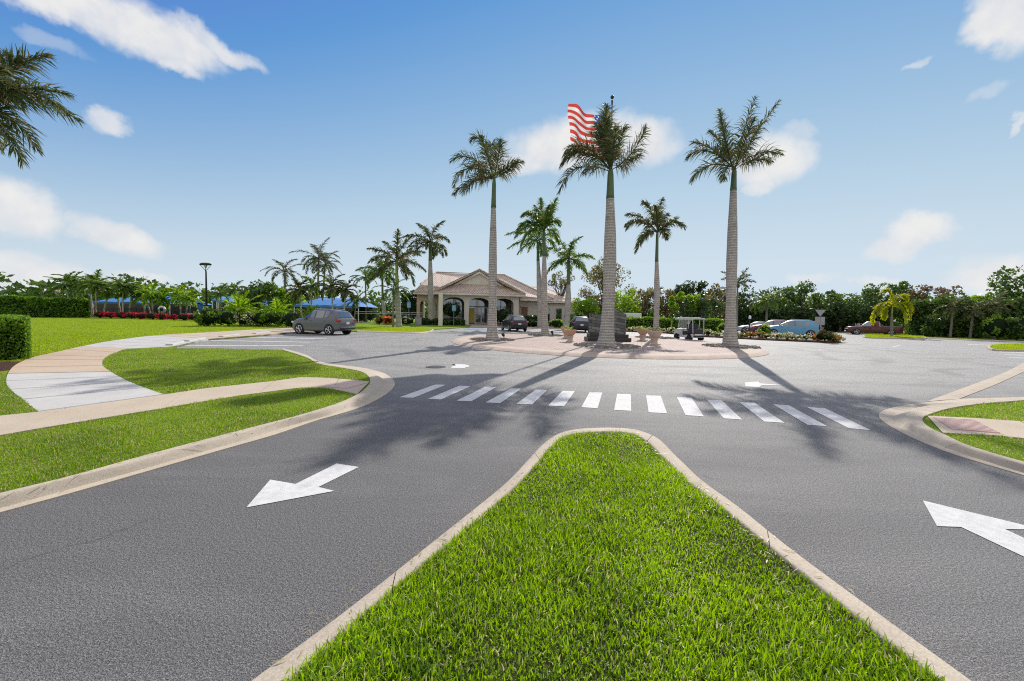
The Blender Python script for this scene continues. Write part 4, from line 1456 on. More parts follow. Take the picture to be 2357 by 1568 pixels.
ROW = [('tallest slim palm behind the long hedge', 165, 152, 657, 2.9, 0), ('slim palm leaning with the tallest one behind the long hedge', 178, 166, 652, 3.1, 0),
       ('slim palm at the right end of the long hedge', 214, 207, 657, 2.7, 0), ('upright pale palm just past the hedge end', 221, 221, 655, 2.7, 0),
       ('short leaning palm with a brown dead frond', 235, 250, 672, 2.0, 1), ('slim palm crossing the left part of the big blue canopy', 279, 268, 668, 2.5, 0),
       ('upright slim palm before the middle of the big blue canopy', 283, 283, 662, 2.7, 0), ('slim palm leaning right behind the red shrubs', 294, 305, 672, 2.4, 0),
       ('pale green palm leaning left at the right part of the big blue canopy', 350, 334, 682, 2.3, 1), ('pale green palm with an upright trunk beside the life ring', 352, 350, 678, 2.5, 1),
       ('small bright palm left of the life ring', 365, 371, 690, 1.9, 1), ('slim palm with yellow green fronds past the life ring', 417, 413, 682, 2.5, 1),
       ('slim bright palm left of the street lamp', 426, 432, 690, 2.1, 1)]
for i, (lab, ub, un, vn, L, br) in enumerate(ROW):
    sp(lab, ub, 57 + (i % 3) * 1.2 - (0 if i > 1 else -4), un, vn, L, 50 + i, nf=17, n=40, ll=.65, lw=.14, rt=.10, tmat='pale_trunk', mat='bright_leaf' if br else 'palm_leaf', wind=.12, group='slim palms along the pool lawn')
for i, (lab, u, v, L, mt) in enumerate((('low palm crown right of the street lamp above the pool', 508, 676, 2.2, 'palm_leaf'), ('arching palm crown beyond the dome canopy', 541, 668, 2.6, 'palm_leaf'), ('spiky palm crown left of the leafy pool tree', 570, 672, 2.4, 'royal_leaf'))):
    sp(lab, u, 64, u, v, L, 70 + i, nf=12, n=36, ll=.6, lw=.12, rt=.12, mat=mt, group='palms behind the pool canopies')
# right-hand side
sp('small foxtail palm behind the right roundabout palm', 1697, 52, 1698, 652, 2.6, 80, nf=10, n=60, ll=.55, lw=.09, rt=.11, e0=-5, droop=55, plume=1.4, mat='royal_leaf', group=None)
sp('coconut palm with hanging fronds in front of the dark tree line', 1765, 58, 1765, 694, 3.4, 81, nf=15, n=48, ll=.8, lw=.11, shaft=0, rt=.15, droop=95, hang=.8, group=None)
yb = G(2052, 774, .13)
royal('yellow palm standing on a small kerbed lawn in the car park', yb, D(2053, 722, yb.y), D(2055, 703, yb.y), px_fronds([(-52, -70, 0, -150), (125, -35, 55, -115), (98, 90, 105, -60), (-85, 130, -115, -40), (-100, 60, -75, -50), (-15, 95, -35, 0), (85, -60, 40, -65, 1.2), (40, 110, 50, 0, -1.0)], yb.y, 82, .8),
    .13, 82, None, mat='yellow_leaf', n=130, ll=.72, lw=.13, plume=.3, hang=.2, shaft='yellow_shaft', tmat='thin_trunk', flare=1.3, name='palm_tree')
for i, (lab, u, v, L, Y) in enumerate((('pale leaved palm standing in front of the tall hedge', 2190, 708, 2.3, 47), ('dark stemmed palm among the tall hedge right of the pale one', 2236, 716, 2.2, 46), ('palm showing above the right part of the tall hedge', 2290, 704, 2.4, 46))):
    sp(lab, u, Y, u + 4, v, L, 85 + i, nf=12, n=40, ll=.6, lw=.11, rt=.12, mat='royal_leaf', group='palms in the tall hedge')

# the palm that leans into the frame at the upper left; its trunk stands outside
nb = at(-78, 13.5, .09)
nk = D(-72, 235, 13.5)
g9 = 13.5 / FPX
royal('near palm whose windblown fronds hang into the upper left corner', nb, D(-76, 300, 13.5), nk, [
    ((90 * g9, .2, 60 * g9), (205 * g9, .3, 30 * g9)), ((60 * g9, .4, 110 * g9), (118 * g9, .8, 135 * g9)), ((95 * g9, -.6, 40 * g9), (150 * g9, -.8, 45 * g9)), ((60 * g9, .9, 70 * g9), (160 * g9, 1.2, 0)),
    ((100 * g9, .5, 75 * g9), (190 * g9, .2, -5 * g9)), ((85 * g9, -.3, 60 * g9), (140 * g9, -.2, -15 * g9)), ((70 * g9, .2, 100 * g9), (100 * g9, .3, 100 * g9)), ((58 * g9, .2, -20 * g9), (90 * g9, .3, -125 * g9)), ((55 * g9, -.2, -10 * g9), (98 * g9, -.4, -110 * g9)), ((50 * g9, .4, 20 * g9), (86 * g9, .8, -80 * g9)), ((40 * g9, -.6, 60 * g9), (60 * g9, -1, 170 * g9)),
    ((-60 * g9, .5, 60 * g9), (-140 * g9, .8, 0)), ((-40 * g9, -1, 80 * g9), (-90 * g9, -2, 60 * g9)), ((-20 * g9, .8, 100 * g9), (-40 * g9, 1.5, 170 * g9))],
    .2, 90, None, n=150, ll=.8, lw=.042, plume=1.2, hang=.8, name='royal_palm', mat='royal_leaf')

# ------------------------------------------------------------------ hedges, shrubs and trees
# left side
hedge('tall clipped hedge along the far side of the lawn', at(-60, 47), at(206, 55), 2.5, 2.55, 'hedge_leaf', 1, n=9000, size=.26)
hp = G(-200, 836, .09)
hedge('low clipped hedge beside the curving walk', (-18.6, 7.2), (-14.6, 12.05), 1.8, 1.28, 'hedge_leaf', 2, n=20000, size=.09, rough=.07, z0=.09)
GB = 'garden bushes in front of the pool'
BUSH = [('round clipped bush at the left end of the garden bed', 478, 36.5, 2.6, 1.75, 'hedge_leaf'), ('loose green bush next to the round clipped one', 524, 37.5, 2.4, 1.6, 'hedge_leaf'),
        ('bush with pale speckled leaves under the feathery tall shrub', 566, 38, 2.6, 1.5, 'flower_leaf'), ('leafy bush between the two bright palm clumps', 604, 38.5, 2.6, 1.6, 'hedge_leaf'),
        ('dark green bush right of the middle of the garden bed', 640, 38.5, 2.2, 1.7, 'hedge_leaf'), ('dark bush behind the bonnet of the grey car', 672, 38, 1.9, 1.6, 'dark_leaf')]
for i, (lab, u, Y, W, H, m) in enumerate(BUSH):
    bush(lab, at(u, Y, .09), W, H, m, 10 + i, n=1500, size=.19, group=GB)
for i, (lab, u, Y, H, L, nf) in enumerate((('tall feathery bright shrub in the middle of the garden bed', 553, 39.5, 1.5, 2.5, 22), ('bright yellow green palm clump behind the garden bushes', 640, 40.5, 1.2, 2.2, 20), ('low spreading palm clump left of the bonnet of the grey car', 610, 41, .8, 1.9, 14),
                                          ('bright low palm clump below the long blue canopy', 718, 45, .9, 1.9, 16))):
    small_palm(lab, at(u, Y, .09), at(u, Y, H), L, 'bright_leaf', 20 + i, 'bright palm clumps in the garden bed', nf=nf, n=34, ll=.55, lw=.13, rt=.10, shaft=0, e0=5, e1=85, droop=60, cat='palm clump', name='palm_clump')
tree('leafy green pool tree left of the long blue canopy', at(602, 54, .09), 6.2, 7.2, 'tree_leaf', 31, low=.12, n=2600, size=.42)
tree('yellow green leafy tree behind the left end of the long blue canopy', at(662, 57, .09), 5.4, 6.0, 'lime_leaf', 32, low=.15, n=2000, size=.4)
BT = 'trees far behind the pool'
for i, (lab, u, Y, H, W, m) in enumerate((('rounded far tree at the left frame edge behind the hedge', 30, 85, 6.9, 9.5, 'tree_leaf'), ('olive far tree beside the pink roof', 120, 88, 6.8, 9, 'olive_leaf'), ('far tree right of the pink roof', 262, 88, 7.0, 9, 'tree_leaf'),
                                         ('far tree above the big blue canopy', 335, 84, 7.5, 10, 'tree_leaf'), ('darker far tree above the red shrubs', 388, 84, 7.2, 8, 'dark_leaf'), ('far tree behind the street lamp', 452, 84, 7.2, 9.5, 'tree_leaf'),
                                         ('far tree beyond the arching palm crowns', 545, 86, 7.0, 11, 'tree_leaf'), ('far dark tree under the coconut palms', 700, 84, 6.6, 9, 'dark_leaf'), ('far tree behind the long blue canopy corner', 800, 82, 6.0, 8, 'tree_leaf'))):
    tree(lab, at(u, Y), H * (.58 if u < 470 else .72), W, m, 40 + i, low=.08, n=1700, size=.5, k=18, group=BT)
GR_ = 'red leaved shrubs along the pool lawn'
RS = ['first red leaved shrub from the hedge end', 'second red leaved shrub, before the left canopy post', 'third red leaved shrub, between two pale trunks', 'fourth red leaved shrub, left of the crossing trunks',
      'fifth red leaved shrub, right of the crossing trunks', 'sixth red leaved shrub, under the big canopy', 'seventh red leaved shrub, left of the life ring', 'eighth red leaved shrub, just under the life ring',
      'ninth red leaved shrub, right of the life ring', 'tenth red leaved shrub, nearest the street lamp']
for i, lab in enumerate(RS):
    u = 231 + i * 24
    bush(lab, at(u, 54.5 - i * .4, .09), 2.15, .95, 'red_leaf', 60 + i, n=620, size=.17, cat='shrub', name='red_shrub', group=GR_, depth=1.1)
# by the clubhouse
tree('broad leaved tree at the left corner of the clubhouse', at(948, 60, .1), 5.9, 4.6, 'dark_leaf', 71, low=.1, n=2200, size=.36, k=26, cl=.28)
bush('dark topiary ball on a short stem before the left arch', at(1040, 55.5, .1), 3.3, 2.5, 'dark_leaf', 72, n=1700, size=.22, lift=.9, name='topiary')
bush('dark round topiary before the right arch', at(1160, 56, .1), 3.0, 2.9, 'dark_leaf', 73, n=1500, size=.22, name='topiary')
hedge('low ground cover hedge in front of the left arches', at(968, 53.2, .1), at(1070, 54.4, .1), 2.4, .75, 'dark_leaf', 74, n=2600, size=.24)
hedge('dark low hedge under the small wing window', at(1212, 57.5, .1), at(1242, 58.5, .1), 1.2, 1.5, 'dark_leaf', 75, n=900, size=.24)
bush('lime green bush at the foot of the fresh green palm', at(1280, 52, .1), 2.7, 1.25, 'lime_leaf', 76, n=800, size=.22)
bush('low dark bush left of the lime green bush', at(1228, 55, .1), 2.6, 1.0, 'dark_leaf', 77, n=700, size=.22)
bush('small green bush right of the navy car', at(1330, 55, .1), 2.6, 2.2, 'tree_leaf', 78, n=900, size=.26)
for i, (lab, u, W, m) in enumerate((('orange flowering shrub beside the garden fence', 893, 1.9, 'orange_leaf'), ('small pink orange shrub left of the orange one', 873, 1.3, 'red_flower_leaf'), ('pale flowering shrub right of the orange one', 935, 2.6, 'flower_leaf'))):
    bush(lab, at(u, 51, .1), W, 1.15, m, 80 + i, n=520, size=.2, cat='shrub', name='flowering_shrub', group='flowering shrubs by the garden fence')
bush('rounded dark shrub beyond the garden fence', at(838, 62, .1), 5.2, 3.0, 'dark_leaf', 84, n=1300, size=.3)
# centre and right
tree('tall sparse feathery tree right of the clubhouse', at(1388, 70), 12.4, 13.0, 'olive_leaf', 91, low=.12, n=3300, size=.36, k=46, cl=.2, twigs=12, rt=.2)
tree('thin branched tree with a pale yellow top behind the clubhouse wing', at(1290, 70), 9.6, 6.0, 'olive_leaf', 92, low=.62, n=700, size=.34, k=18, cl=.3, twigs=9)
tree('bright green broad tree behind the stone monument', at(1340, 62), 5.6, 5.6, 'lime_leaf', 93, low=.15, n=1500, size=.36)
tree('bright green tree right of the stone monument', at(1440, 64), 7.0, 6.0, 'lime_leaf', 94, low=.12, n=1600, size=.36)
RT = 'trees along the far side of the car park'
TR = [('sparse grey green tree left of the small back palm', 1478, 68, 7.6, 7.5, 'olive_leaf', .15, 1500, 30, .24), ('tree with thin foliage just behind the small back palm', 1532, 70, 7.8, 6.5, 'olive_leaf', .1, 1400, 26, .24),
      ('dark tree with a notched top left of the golf cart', 1575, 72, 10.0, 6.0, 'dark_leaf', .1, 2400, 30, .26), ('second dark notched tree directly above the golf cart', 1612, 72, 9.6, 5.5, 'dark_leaf', .12, 2200, 28, .26),
      ('bright green tree low in front of the dark notched trees', 1572, 60, 5.9, 7.0, 'lime_leaf', .4, 1500, 22, .3), ('dense dark tree behind the golf cart', 1612, 60, 5.0, 9.0, 'dark_leaf', .08, 2200, 26, .3),
      ('greyish tree left of the right roundabout palm', 1650, 66, 8.0, 6.5, 'olive_leaf', .1, 1800, 30, .24), ('dark tree close right of the right roundabout palm', 1725, 64, 7.4, 8.0, 'dark_leaf', .06, 2400, 26, .3),
      ('tall green tree behind the drooping coconut palm', 1790, 66, 8.0, 7.0, 'tree_leaf', .06, 2200, 26, .28), ('round topped green tree left of the yield sign', 1845, 66, 8.4, 7.0, 'tree_leaf', .06, 2400, 26, .28),
      ('full green tree above the yield sign', 1905, 68, 8.0, 8.0, 'tree_leaf', .06, 2400, 26, .28), ('dark hollowed tree right of the yield sign', 1935, 64, 6.0, 6.0, 'dark_leaf', .05, 1600, 22, .3),
      ('bright edged tree left of the yellow palm', 1985, 66, 8.0, 8.5, 'tree_leaf', .06, 2500, 28, .28), ('broad spreading tree behind the yellow palm', 2045, 66, 9.3, 11.0, 'tree_leaf', .15, 3300, 36, .25),
      ('dark tree under the broad spreading one', 2020, 62, 6.0, 8.0, 'dark_leaf', .05, 1800, 22, .3), ('green tree right of the broad spreading one', 2105, 62, 7.6, 8.0, 'tree_leaf', .06, 2200, 26, .28),
      ('thin reddish topped tree above the tall hedge', 2150, 60, 8.4, 9.0, 'brown_leaf', .3, 1500, 40, .2), ('bushy tree over the middle of the tall hedge', 2215, 56, 6.6, 8.0, 'tree_leaf', .06, 2400, 28, .28),
      ('bushy tree over the right part of the tall hedge', 2275, 54, 6.2, 8.0, 'lime_leaf', .06, 2400, 28, .28), ('large leafy tree at the right frame edge', 2372, 50, 10.2, 9.5, 'tree_leaf', .2, 3600, 40, .24)]
for i, (lab, u, Y, H, W, m, lo, n, k, cl) in enumerate(TR):
    tree(lab, at(u, Y), H, W, m, 100 + i, low=lo, n=n, size=.4, k=k, cl=cl, group=RT, twigs=4 if 'olive' in m else 0)
hedge('clipped hedge behind the monument, left of the small back palm', at(1440, 53), at(1545, 53), 1.6, 1.55, 'hedge_leaf', 140, n=2400, size=.25)
hedge('darker clipped hedge behind the golf cart', at(1548, 52), at(1662, 49), 1.6, 1.6, 'hedge_leaf', 141, n=2400, size=.25)
hedge('tall dark hedge wall along the right side of the car park', at(2096, 52), at(2560, 43), 2.6, 4.3, 'tree_leaf', 142, n=15000, size=.34, rough=.4)
hedge('tall green screen behind the parked blue car', at(1700, 62), at(1985, 66), 2.5, 3.2, 'dark_leaf', 143, n=6000, size=.36, rough=.35)
hedge('far clipped hedge behind the navy car', at(1300, 58), at(1440, 57), 1.5, 1.8, 'dark_leaf', 144, n=1800, size=.28)
for i, (lab, u, W, m, Y) in enumerate((('leafy bush in front of the tall hedge, right of the pale palm', 2300, 3.4, 'lime_leaf', 44), ('light green bush at the right end of the tall hedge', 2345, 3.4, 'tree_leaf', 43), ('bush with bright tips left of the pale palm', 2150, 2.6, 'tree_leaf', 48.5))):
    bush(lab, at(u, Y, .08), W, 2.8, m, 150 + i, n=1100, size=.3, group='bushes in front of the tall hedge')
# flowers on the kerbed bed
FB = 'flowering plants on the kerbed bed'
fbw = resample(fb, step=.25)
NF = 34
for i in range(NF):
    p = fbw[int(i * (len(fbw) - 2) / (NF - 1))] + Vector((.55, .85, 0))
    red = i in (21, 22, 23, 29, 30, 31)
    bush(('red and orange flowering plant on the kerbed bed, before the blue car' if red else 'cream and green flowering plant on the kerbed bed before the parked cars'),
         (p.x, p.y, .1), 1.15, .46 + .1 * (i % 3), 'red_flower_leaf' if red else 'flower_leaf', 160 + i, n=300, size=.15, core=.4, cat='flowers', name='flowering_plant', group=('red ' if red else 'cream ') + FB, depth=1.2)
bush('spiky dark bush at the right tip of the kerbed flower bed', (fb[-2].x - .2, fb[-2].y + .8, .1), 1.7, .95, 'olive_leaf', 190, n=600, size=.22)
bush('bright yellow green bush left of the right roundabout palm', at(1664, 45, .1), 1.3, 1.2, 'lime_leaf', 191, n=420, size=.18)
bush('bright leafy plant before the front of the blue car', at(1762, 39.5, .1), 1.5, 1.2, 'bright_leaf', 192, n=420, size=.2)
# far wood behind everything
r = np.random.default_rng(5)
C, R = [], []
for i in range(170):
    a = rad(-62 + 124 * i / 169)
    d = r.uniform(112, 130)
    h = r.uniform(4.5, 7.5)
    for z in (h * .3, h * .75):
        C.append((math.sin(a) * d, math.cos(a) * d, z))
        R.append(h * .42)
tag(np_quads('far_trees', leaf_cards(np.array(C), np.array(R), 26000, 1.1, r), 'tree_leaf'), 'continuous dark wood far behind the clubhouse and car park', 'woodland', kind='stuff')

# ------------------------------------------------------------------ clubhouse
CY, YAW = 57.0, rad(10)
co = at(1103, CY, .22)
club = thing('clubhouse', 'single storey beige clubhouse with arched entrance porch and brown tiled hip roof', 'building', co, YAW)


def poly_roof(mb, faces, th=.16):
    for f in faces:
        V = [Vector(p) for p in f]
        n = (V[1] - V[0]).cross(V[2] - V[0]).normalized()
        if n.z < 0:
            V.reverse()
        k = len(V)
        lo = [p - Vector((0, 0, th)) for p in V]
        mb.add(V + lo, [tuple(range(k)), tuple(range(2 * k - 1, k - 1, -1))] + [(i, k + i, k + (i + 1) % k, (i + 1) % k) for i in range(k)])


def arch_wall(mb, x0, x1, z0, z1, y0, y1, openings, mi=0, axis='x', seg=14):
    """Wall from x0 to x1 pierced by arched openings (left, right, spring height, rise); y0, y1 its two faces."""
    for y, rev in ((y0, False), (y1, True)):
        V, F = [], []

        def quad(a, b, c, d):
            i = len(V)
            V.extend([a, b, c, d])
            F.append((i, i + 1, i + 2, i + 3) if not rev else (i + 3, i + 2, i + 1, i))
        x = x0
        for (a, b, sp_, ri) in openings:
            quad((x, y, z0), (a, y, z0), (a, y, z1), (x, y, z1))
            for k in range(seg):
                xa, xb = a + (b - a) * k / seg, a + (b - a) * (k + 1) / seg
                za, zb = (sp_ + ri * math.sqrt(max(0, 1 - ((q - (a + b) / 2) / ((b - a) / 2)) ** 2)) for q in (xa, xb))
                quad((xa, y, za), (xb, y, zb), (xb, y, z1), (xa, y, z1))
            x = b
        quad((x, y, z0), (x1, y, z0), (x1, y, z1), (x, y, z1))
        mb.add(V, F, mi, AXM if axis == 'y' else None)
    V, F = [], []

    def q2(a, b):
        i = len(V)
        V.extend([(a[0], y0, a[1]), (b[0], y0, b[1]), (b[0], y1, b[1]), (a[0], y1, a[1])])
        F.append((i, i + 1, i + 2, i + 3))
    for (a, b, sp_, ri) in openings:
        P = [(a, z0), (a, sp_)] + [(a + (b - a) * k / seg, sp_ + ri * math.sqrt(max(0, 1 - (2 * k / seg - 1) ** 2))) for k in range(1, seg)] + [(b, sp_), (b, z0)]
        for i in range(len(P) - 1):
            q2(P[i], P[i + 1])
    q2((x1, z0), (x1, z1))
    q2((x0, z1), (x0, z0))
    mb.add(V, F, mi, AXM if axis == 'y' else None)


AXM = Matrix(((0, -1, 0, 0), (1, 0, 0, 0), (0, 0, 1, 0), (0, 0, 0, 1)))
# porch
mb = MB()
arch_wall(mb, -5.7, 5.7, -.3, 4.15, 0, .55, [(-5.0, -2.15, 3.1, .68), (-1.5, 1.45, 3.1, .68), (2.1, 4.95, 3.1, .68)])
arch_wall(mb, -4.6, -.56, -.3, 4.15, 5.15, 5.69, [(-3.9, -1.3, 2.95, .8)], axis='y')
mb.add([AXM @ Vector(p) for p in ((.55, -5.7, -.3), (4, -5.7, -.3), (4, -5.7, 4.15), (.55, -5.7, 4.15), (.55, -5.2, -.3), (4, -5.2, -.3), (4, -5.2, 4.15), (.55, -5.2, 4.15))], [(0, 1, 2, 3), (7, 6, 5, 4)])
porch = mb.build('porch', 'stucco', club)
mb = MB()
for x in (-5.36, -1.83, 1.77, 5.32):
    mb.box((x, .275, .0), (.82 if abs(x) > 4 else .78, .68, .45), bev=.03)
mb.build('plinth', 'trim', porch)
mb = MB()
mb.box((0, 2.0, -.12), (11.6, 4.6, .2))
mb.build('porch_floor', 'walk_concrete', porch)
# main walls
mb = MB()
mb.box((-6.0, 10.5, 2.0), (.4, 11.0, 4.4))
mb.box((-8.6, 16.2, 2.0), (.6, .6, 4.4))
mb.box((0, 4.25, 3.9), (11.3, .3, .7))
mb.box((8.3, 9.5, 1.75), (5.6, 9.0, 4.0))
mb.box((14.0, 13.5, 1.75), (6.6, 9.0, 4.0))
mb.box((0, 16, 2), (14, .4, 4.4))
mb.build('wall', 'stucco', club)
mb = MB()
arch_wall(mb, -8.9, -5.75, -.3, 4.2, 3.2, 3.7, [(-8.4, -7.3, 2.7, .6), (-6.95, -6.0, 2.7, .5)])
arch_wall(mb, 3.71, 12, -.3, 4.2, 8.39, 8.9, [(4.6, 6.6, 2.7, .75), (7.6, 9.8, 2.7, .75)], axis='y')
mb.build('loggia', 'tan_stucco', club)
# roofs
ze, zr = 4.3, 8.0
rb = MB()
poly_roof(rb, [[(-8.4, 3.2, 5.6), (-6.2, 10, zr + .1), (5.0, 10, zr + .1), (11.9, 3.6, 4.0), (-8.4, 3.2, 4.55)][0:1] + [(-6.2, 10, zr + .1), (5.0, 10, zr + .1), (11.9, 3.4, 4.0), (-7.0, 3.4, 4.3)],
               [(-6.2, 10, zr + .1), (-8.4, 3.2, 5.6), (-8.9, 16.6, 5.6)],
               [(5.0, 10, zr + .1), (11.9, 3.4, 4.0), (11.9, 16.6, 4.0)],
               [(-6.2, 10, zr + .1), (5.0, 10, zr + .1), (11.9, 16.6, 4.0), (-8.9, 16.6, 5.6)],
               [(-8.4, 3.2, 5.62), (-9.35, 2.6, 4.45), (-9.35, 17, 4.45), (-8.9, 16.6, 5.62)],
               [(-8.4, 3.2, 5.62), (-9.35, 2.6, 4.45), (-5.9, 2.6, 4.45), (-6.4, 3.3, 5.2)]])
roof = rb.build('roof', 'roof_tile', club)
rb = MB()
poly_roof(rb, [[(-6.5, -.8, 4.42), (6.5, -.8, 4.42), (3.3, 1.3, 5.75), (-3.3, 1.3, 5.75)],
               [(-6.5, -.8, 4.42), (0, .9, 7.85), (0, 9.6, 7.85), (-6.5, 5.5, 4.42)],
               [(6.5, -.8, 4.42), (0, .9, 7.85), (0, 9.6, 7.85), (6.5, 5.5, 4.42)]])
rb.build('porch_roof', 'roof_tile', club)
rb = MB()
poly_roof(rb, [[(9.5, 12, 6.6), (13.5, 14, 6.6), (18, 8.4, 3.95), (10, 8.4, 3.95)], [(13.5, 14, 6.6), (18, 8.4, 3.95), (18, 18.5, 3.95)], [(9.5, 12, 6.6), (13.5, 14, 6.6), (18, 18.5, 3.95), (9, 18, 3.95)]])
rb.build('wing_roof', 'roof_tile', club)
mb = MB()
mb.add([(-3.25, 1.28, 5.76), (3.25, 1.28, 5.76), (0, 1.28, 7.45)], [(0, 1, 2)])
mb.build('gable', 'stucco', club)
mb = MB()
for s in (-1, 1):
    M_ = Matrix(((s, 0, 0, 0), (0, 1, 0, 0), (0, 0, 1, 0), (0, 0, 0, 1)))
    mb.add([(3.75, 1.05, 5.55), (0, .86, 7.62), (0, .86, 7.32), (3.55, 1.05, 5.36), (3.75, 1.3, 5.55), (0, 1.2, 7.62), (0, 1.2, 7.32), (3.55, 1.3, 5.36)], [(0, 1, 2, 3), (7, 6, 5, 4), (3, 2, 6, 7), (0, 4, 5, 1)], M=M_)
mb.build('bargeboard', 'trim', club)
mb = MB()
mb.box((0, -.84, 4.2), (13.0, .1, .2))
for s in (-1, 1):
    mb.box((s * 6.54, 2.2, 4.2), (.1, 6.0, .2))
mb.box((0, -.4, 4.08), (12.9, .78, .04))
mb.box((9.3, 3.36, 3.79), (5.6, .1, .18))
mb.box((9.3, 4.2, 3.69), (5.4, 1.6, .03))
mb.box((-7.7, 2.54, 4.24), (3.4, .1, .18))
mb.box((14.2, 8.36, 3.72), (7.8, .1, .18))
mb.build('fascia', 'trim', club)
mb = MB()
mb.tube([(-6.5, -.8, 4.5), (0, .9, 7.93), (6.5, -.8, 4.5)], .11, 6)
mb.tube([(0, .9, 7.93), (0, 9.5, 7.95)], .11, 6)
mb.tube([(-8.4, 3.2, 5.72), (-6.2, 10, zr + .2), (5.0, 10, zr + .2), (11.9, 3.4, 4.12)], .11, 6)
mb.build('ridge_tiles', 'roof_tile', roof)
# glazing behind the porch
mb = MB()
mb.box((0, 3.6, 2.0), (10.4, .05, 4.1))
glz = mb.build('window', 'glass_dark', club)
mb = MB()
for x in (-5.1, -3.6, -2.2, -1.9, 1.85, 2.4, 3.6, 5.1):
    mb.box((x, 3.55, 2.0), (.09, .1, 4.1))
mb.box((0, 3.55, 2.62), (10.3, .1, .1))
mb.box((0, 3.55, .1), (10.3, .1, .1))
mb.build('frame', 'dark_frame', glz)
mb = MB()
mb.box((-.82, 3.53, 1.3), (.78, .04, 2.1))  # plain yellow panel in front of the glass beside the door
mb.build('sidelight_panel', 'yellow_panel', glz)
mb = MB()
for x in (-.33, .62, 1.55):
    mb.box((x, 3.5, 1.24), (.14, .1, 2.5))
for z in (2.44, .12):
    mb.box((.61, 3.5, z), (1.9, .1, .14))
dr = mb.build('door', 'white_frame', club)
mb = MB()
mb.box((.2, 3.47, 1.55), (.2, .02, .3))
mb.box((.43, 3.47, 1.55), (.18, .02, .3))
mb.build('notice', 'white_paint', dr)
mb = MB()
mb.box((.53, 3.44, 1.1), (.03, .06, .4))
mb.build('handle', 'grey_metal', dr)
mb = MB()
mb.box((7.55, 4.94, 1.9), (1.05, .1, 1.75))
wn = mb.build('window', 'brown_panel', club)
mb = MB()
mb.box((7.55, 4.92, .93), (1.5, .18, .16))
mb.build('sill', 'trim', wn)
mb = MB()
mb.box((6.98, 4.92, 1.75), (.1, .14, 2.4))
mb.build('frame', 'trim', wn)
for x in (12.3, 14.4):
    mb = MB()
    mb.box((x, 8.95, 1.5), (1.0, .1, 2.4))
    w2 = mb.build('window', 'glass_dark', club)
    mb = MB()
    for q in (-.55, .55):
        mb.box((x + q, 8.92, 1.5), (.12, .14, 2.5))
    mb.build('frame', 'trim', w2)
mb = MB()
mb.box((4.7, -.03, 3.86), (.5, .05, .12))
for q in (4.55, 4.85):
    mb.lathe([(.05, 0), (.1, .1), (.1, .18)], 8, M=Matrix.Translation((q, -.1, 3.86)) @ Matrix.Rotation(rad(110), 4, 'X'))
mb.build('floodlight', 'white_paint', club)

hs = thing('house', 'low pink house with a pinkish tiled hip roof beyond the hedge', 'house', at(186, 92, 0), rad(20))
mb = MB()
mb.box((0, 0, 2.2), (9, 8, 4.4))
mb.build('wall', 'pink_stucco', hs)
rb = MB()
poly_roof(rb, [[(-5, -4.6, 4.4), (5, -4.6, 4.4), (2, 0, 6.0), (-2, 0, 6.0)], [(5, -4.6, 4.4), (5, 4.6, 4.4), (2, 0, 6.0)], [(-5, -4.6, 4.4), (-2, 0, 6.0), (-5, 4.6, 4.4)], [(-5, 4.6, 4.4), (-2, 0, 6.0), (2, 0, 6.0), (5, 4.6, 4.4)]])
rb.build('roof', 'pink_roof', hs)

# ------------------------------------------------------------------ pool side: canopies, fences, furniture
def canopy(label, ul, ur, vb, vt, Y, dep, mat='shade_cloth', posts=3):
    a, b = D(ul, vb, Y), D(ur, vb, Y)
    zt = D((ul + ur) / 2, vt, Y).z
    L, zb = b.x - a.x, (a.z + b.z) / 2
    root = thing('shade_canopy', label, 'canopy', (a.x, Y, 0), 0, 'blue shade canopies round the pool')
    mb = MB()
    n, m = 14, 6
    V, F = [], []
    ins = min(L * .22, dep * .5)
    for i in range(n + 1):
        for j in range(m + 1):
            x, y = L * i / n, dep * j / m
            q = min(1, x / ins, (L - x) / ins, y / (dep * .5), (dep - y) / (dep * .5))
            s = math.sin(math.pi * .5 * max(q, 0)) * .35 + max(q, 0) * .65
            sag = .06 * math.sin(i * 2.1) * (1 if 0 < i < n else 0)
            V.append((x, y, zb + (zt - zb) * s + (-.10 * math.sin(math.pi * ((x / L * (posts - 1)) % 1)) * -1 if j in (0, m) else sag)))
    for i in range(n):
        for j in range(m):
            k = i * (m + 1) + j
            F.append((k, k + m + 1, k + m + 2, k + 1))
    mb.add(V, F)
    V2 = [(x, 0, zb - (.0 if z_ else .0)) for x, z_ in ((0, 0), (L, 0))]
    mb.add([(0, -.01, zb + .04), (L, -.01, zb + .04), (L, -.01, zb - .22), (0, -.01, zb - .22)], [(0, 1, 2, 3)])
    mb.build('cloth', mat, root, smooth=True)
    for k in range(posts):
        for y in (.1, dep - .1):
            mb = MB()
            x = .15 + (L - .3) * k / (posts - 1)
            mb.tube([(x, y, -.1), (x, y, zb)], .07, 8)
            mb.build('post', 'white_paint', root)
    return root


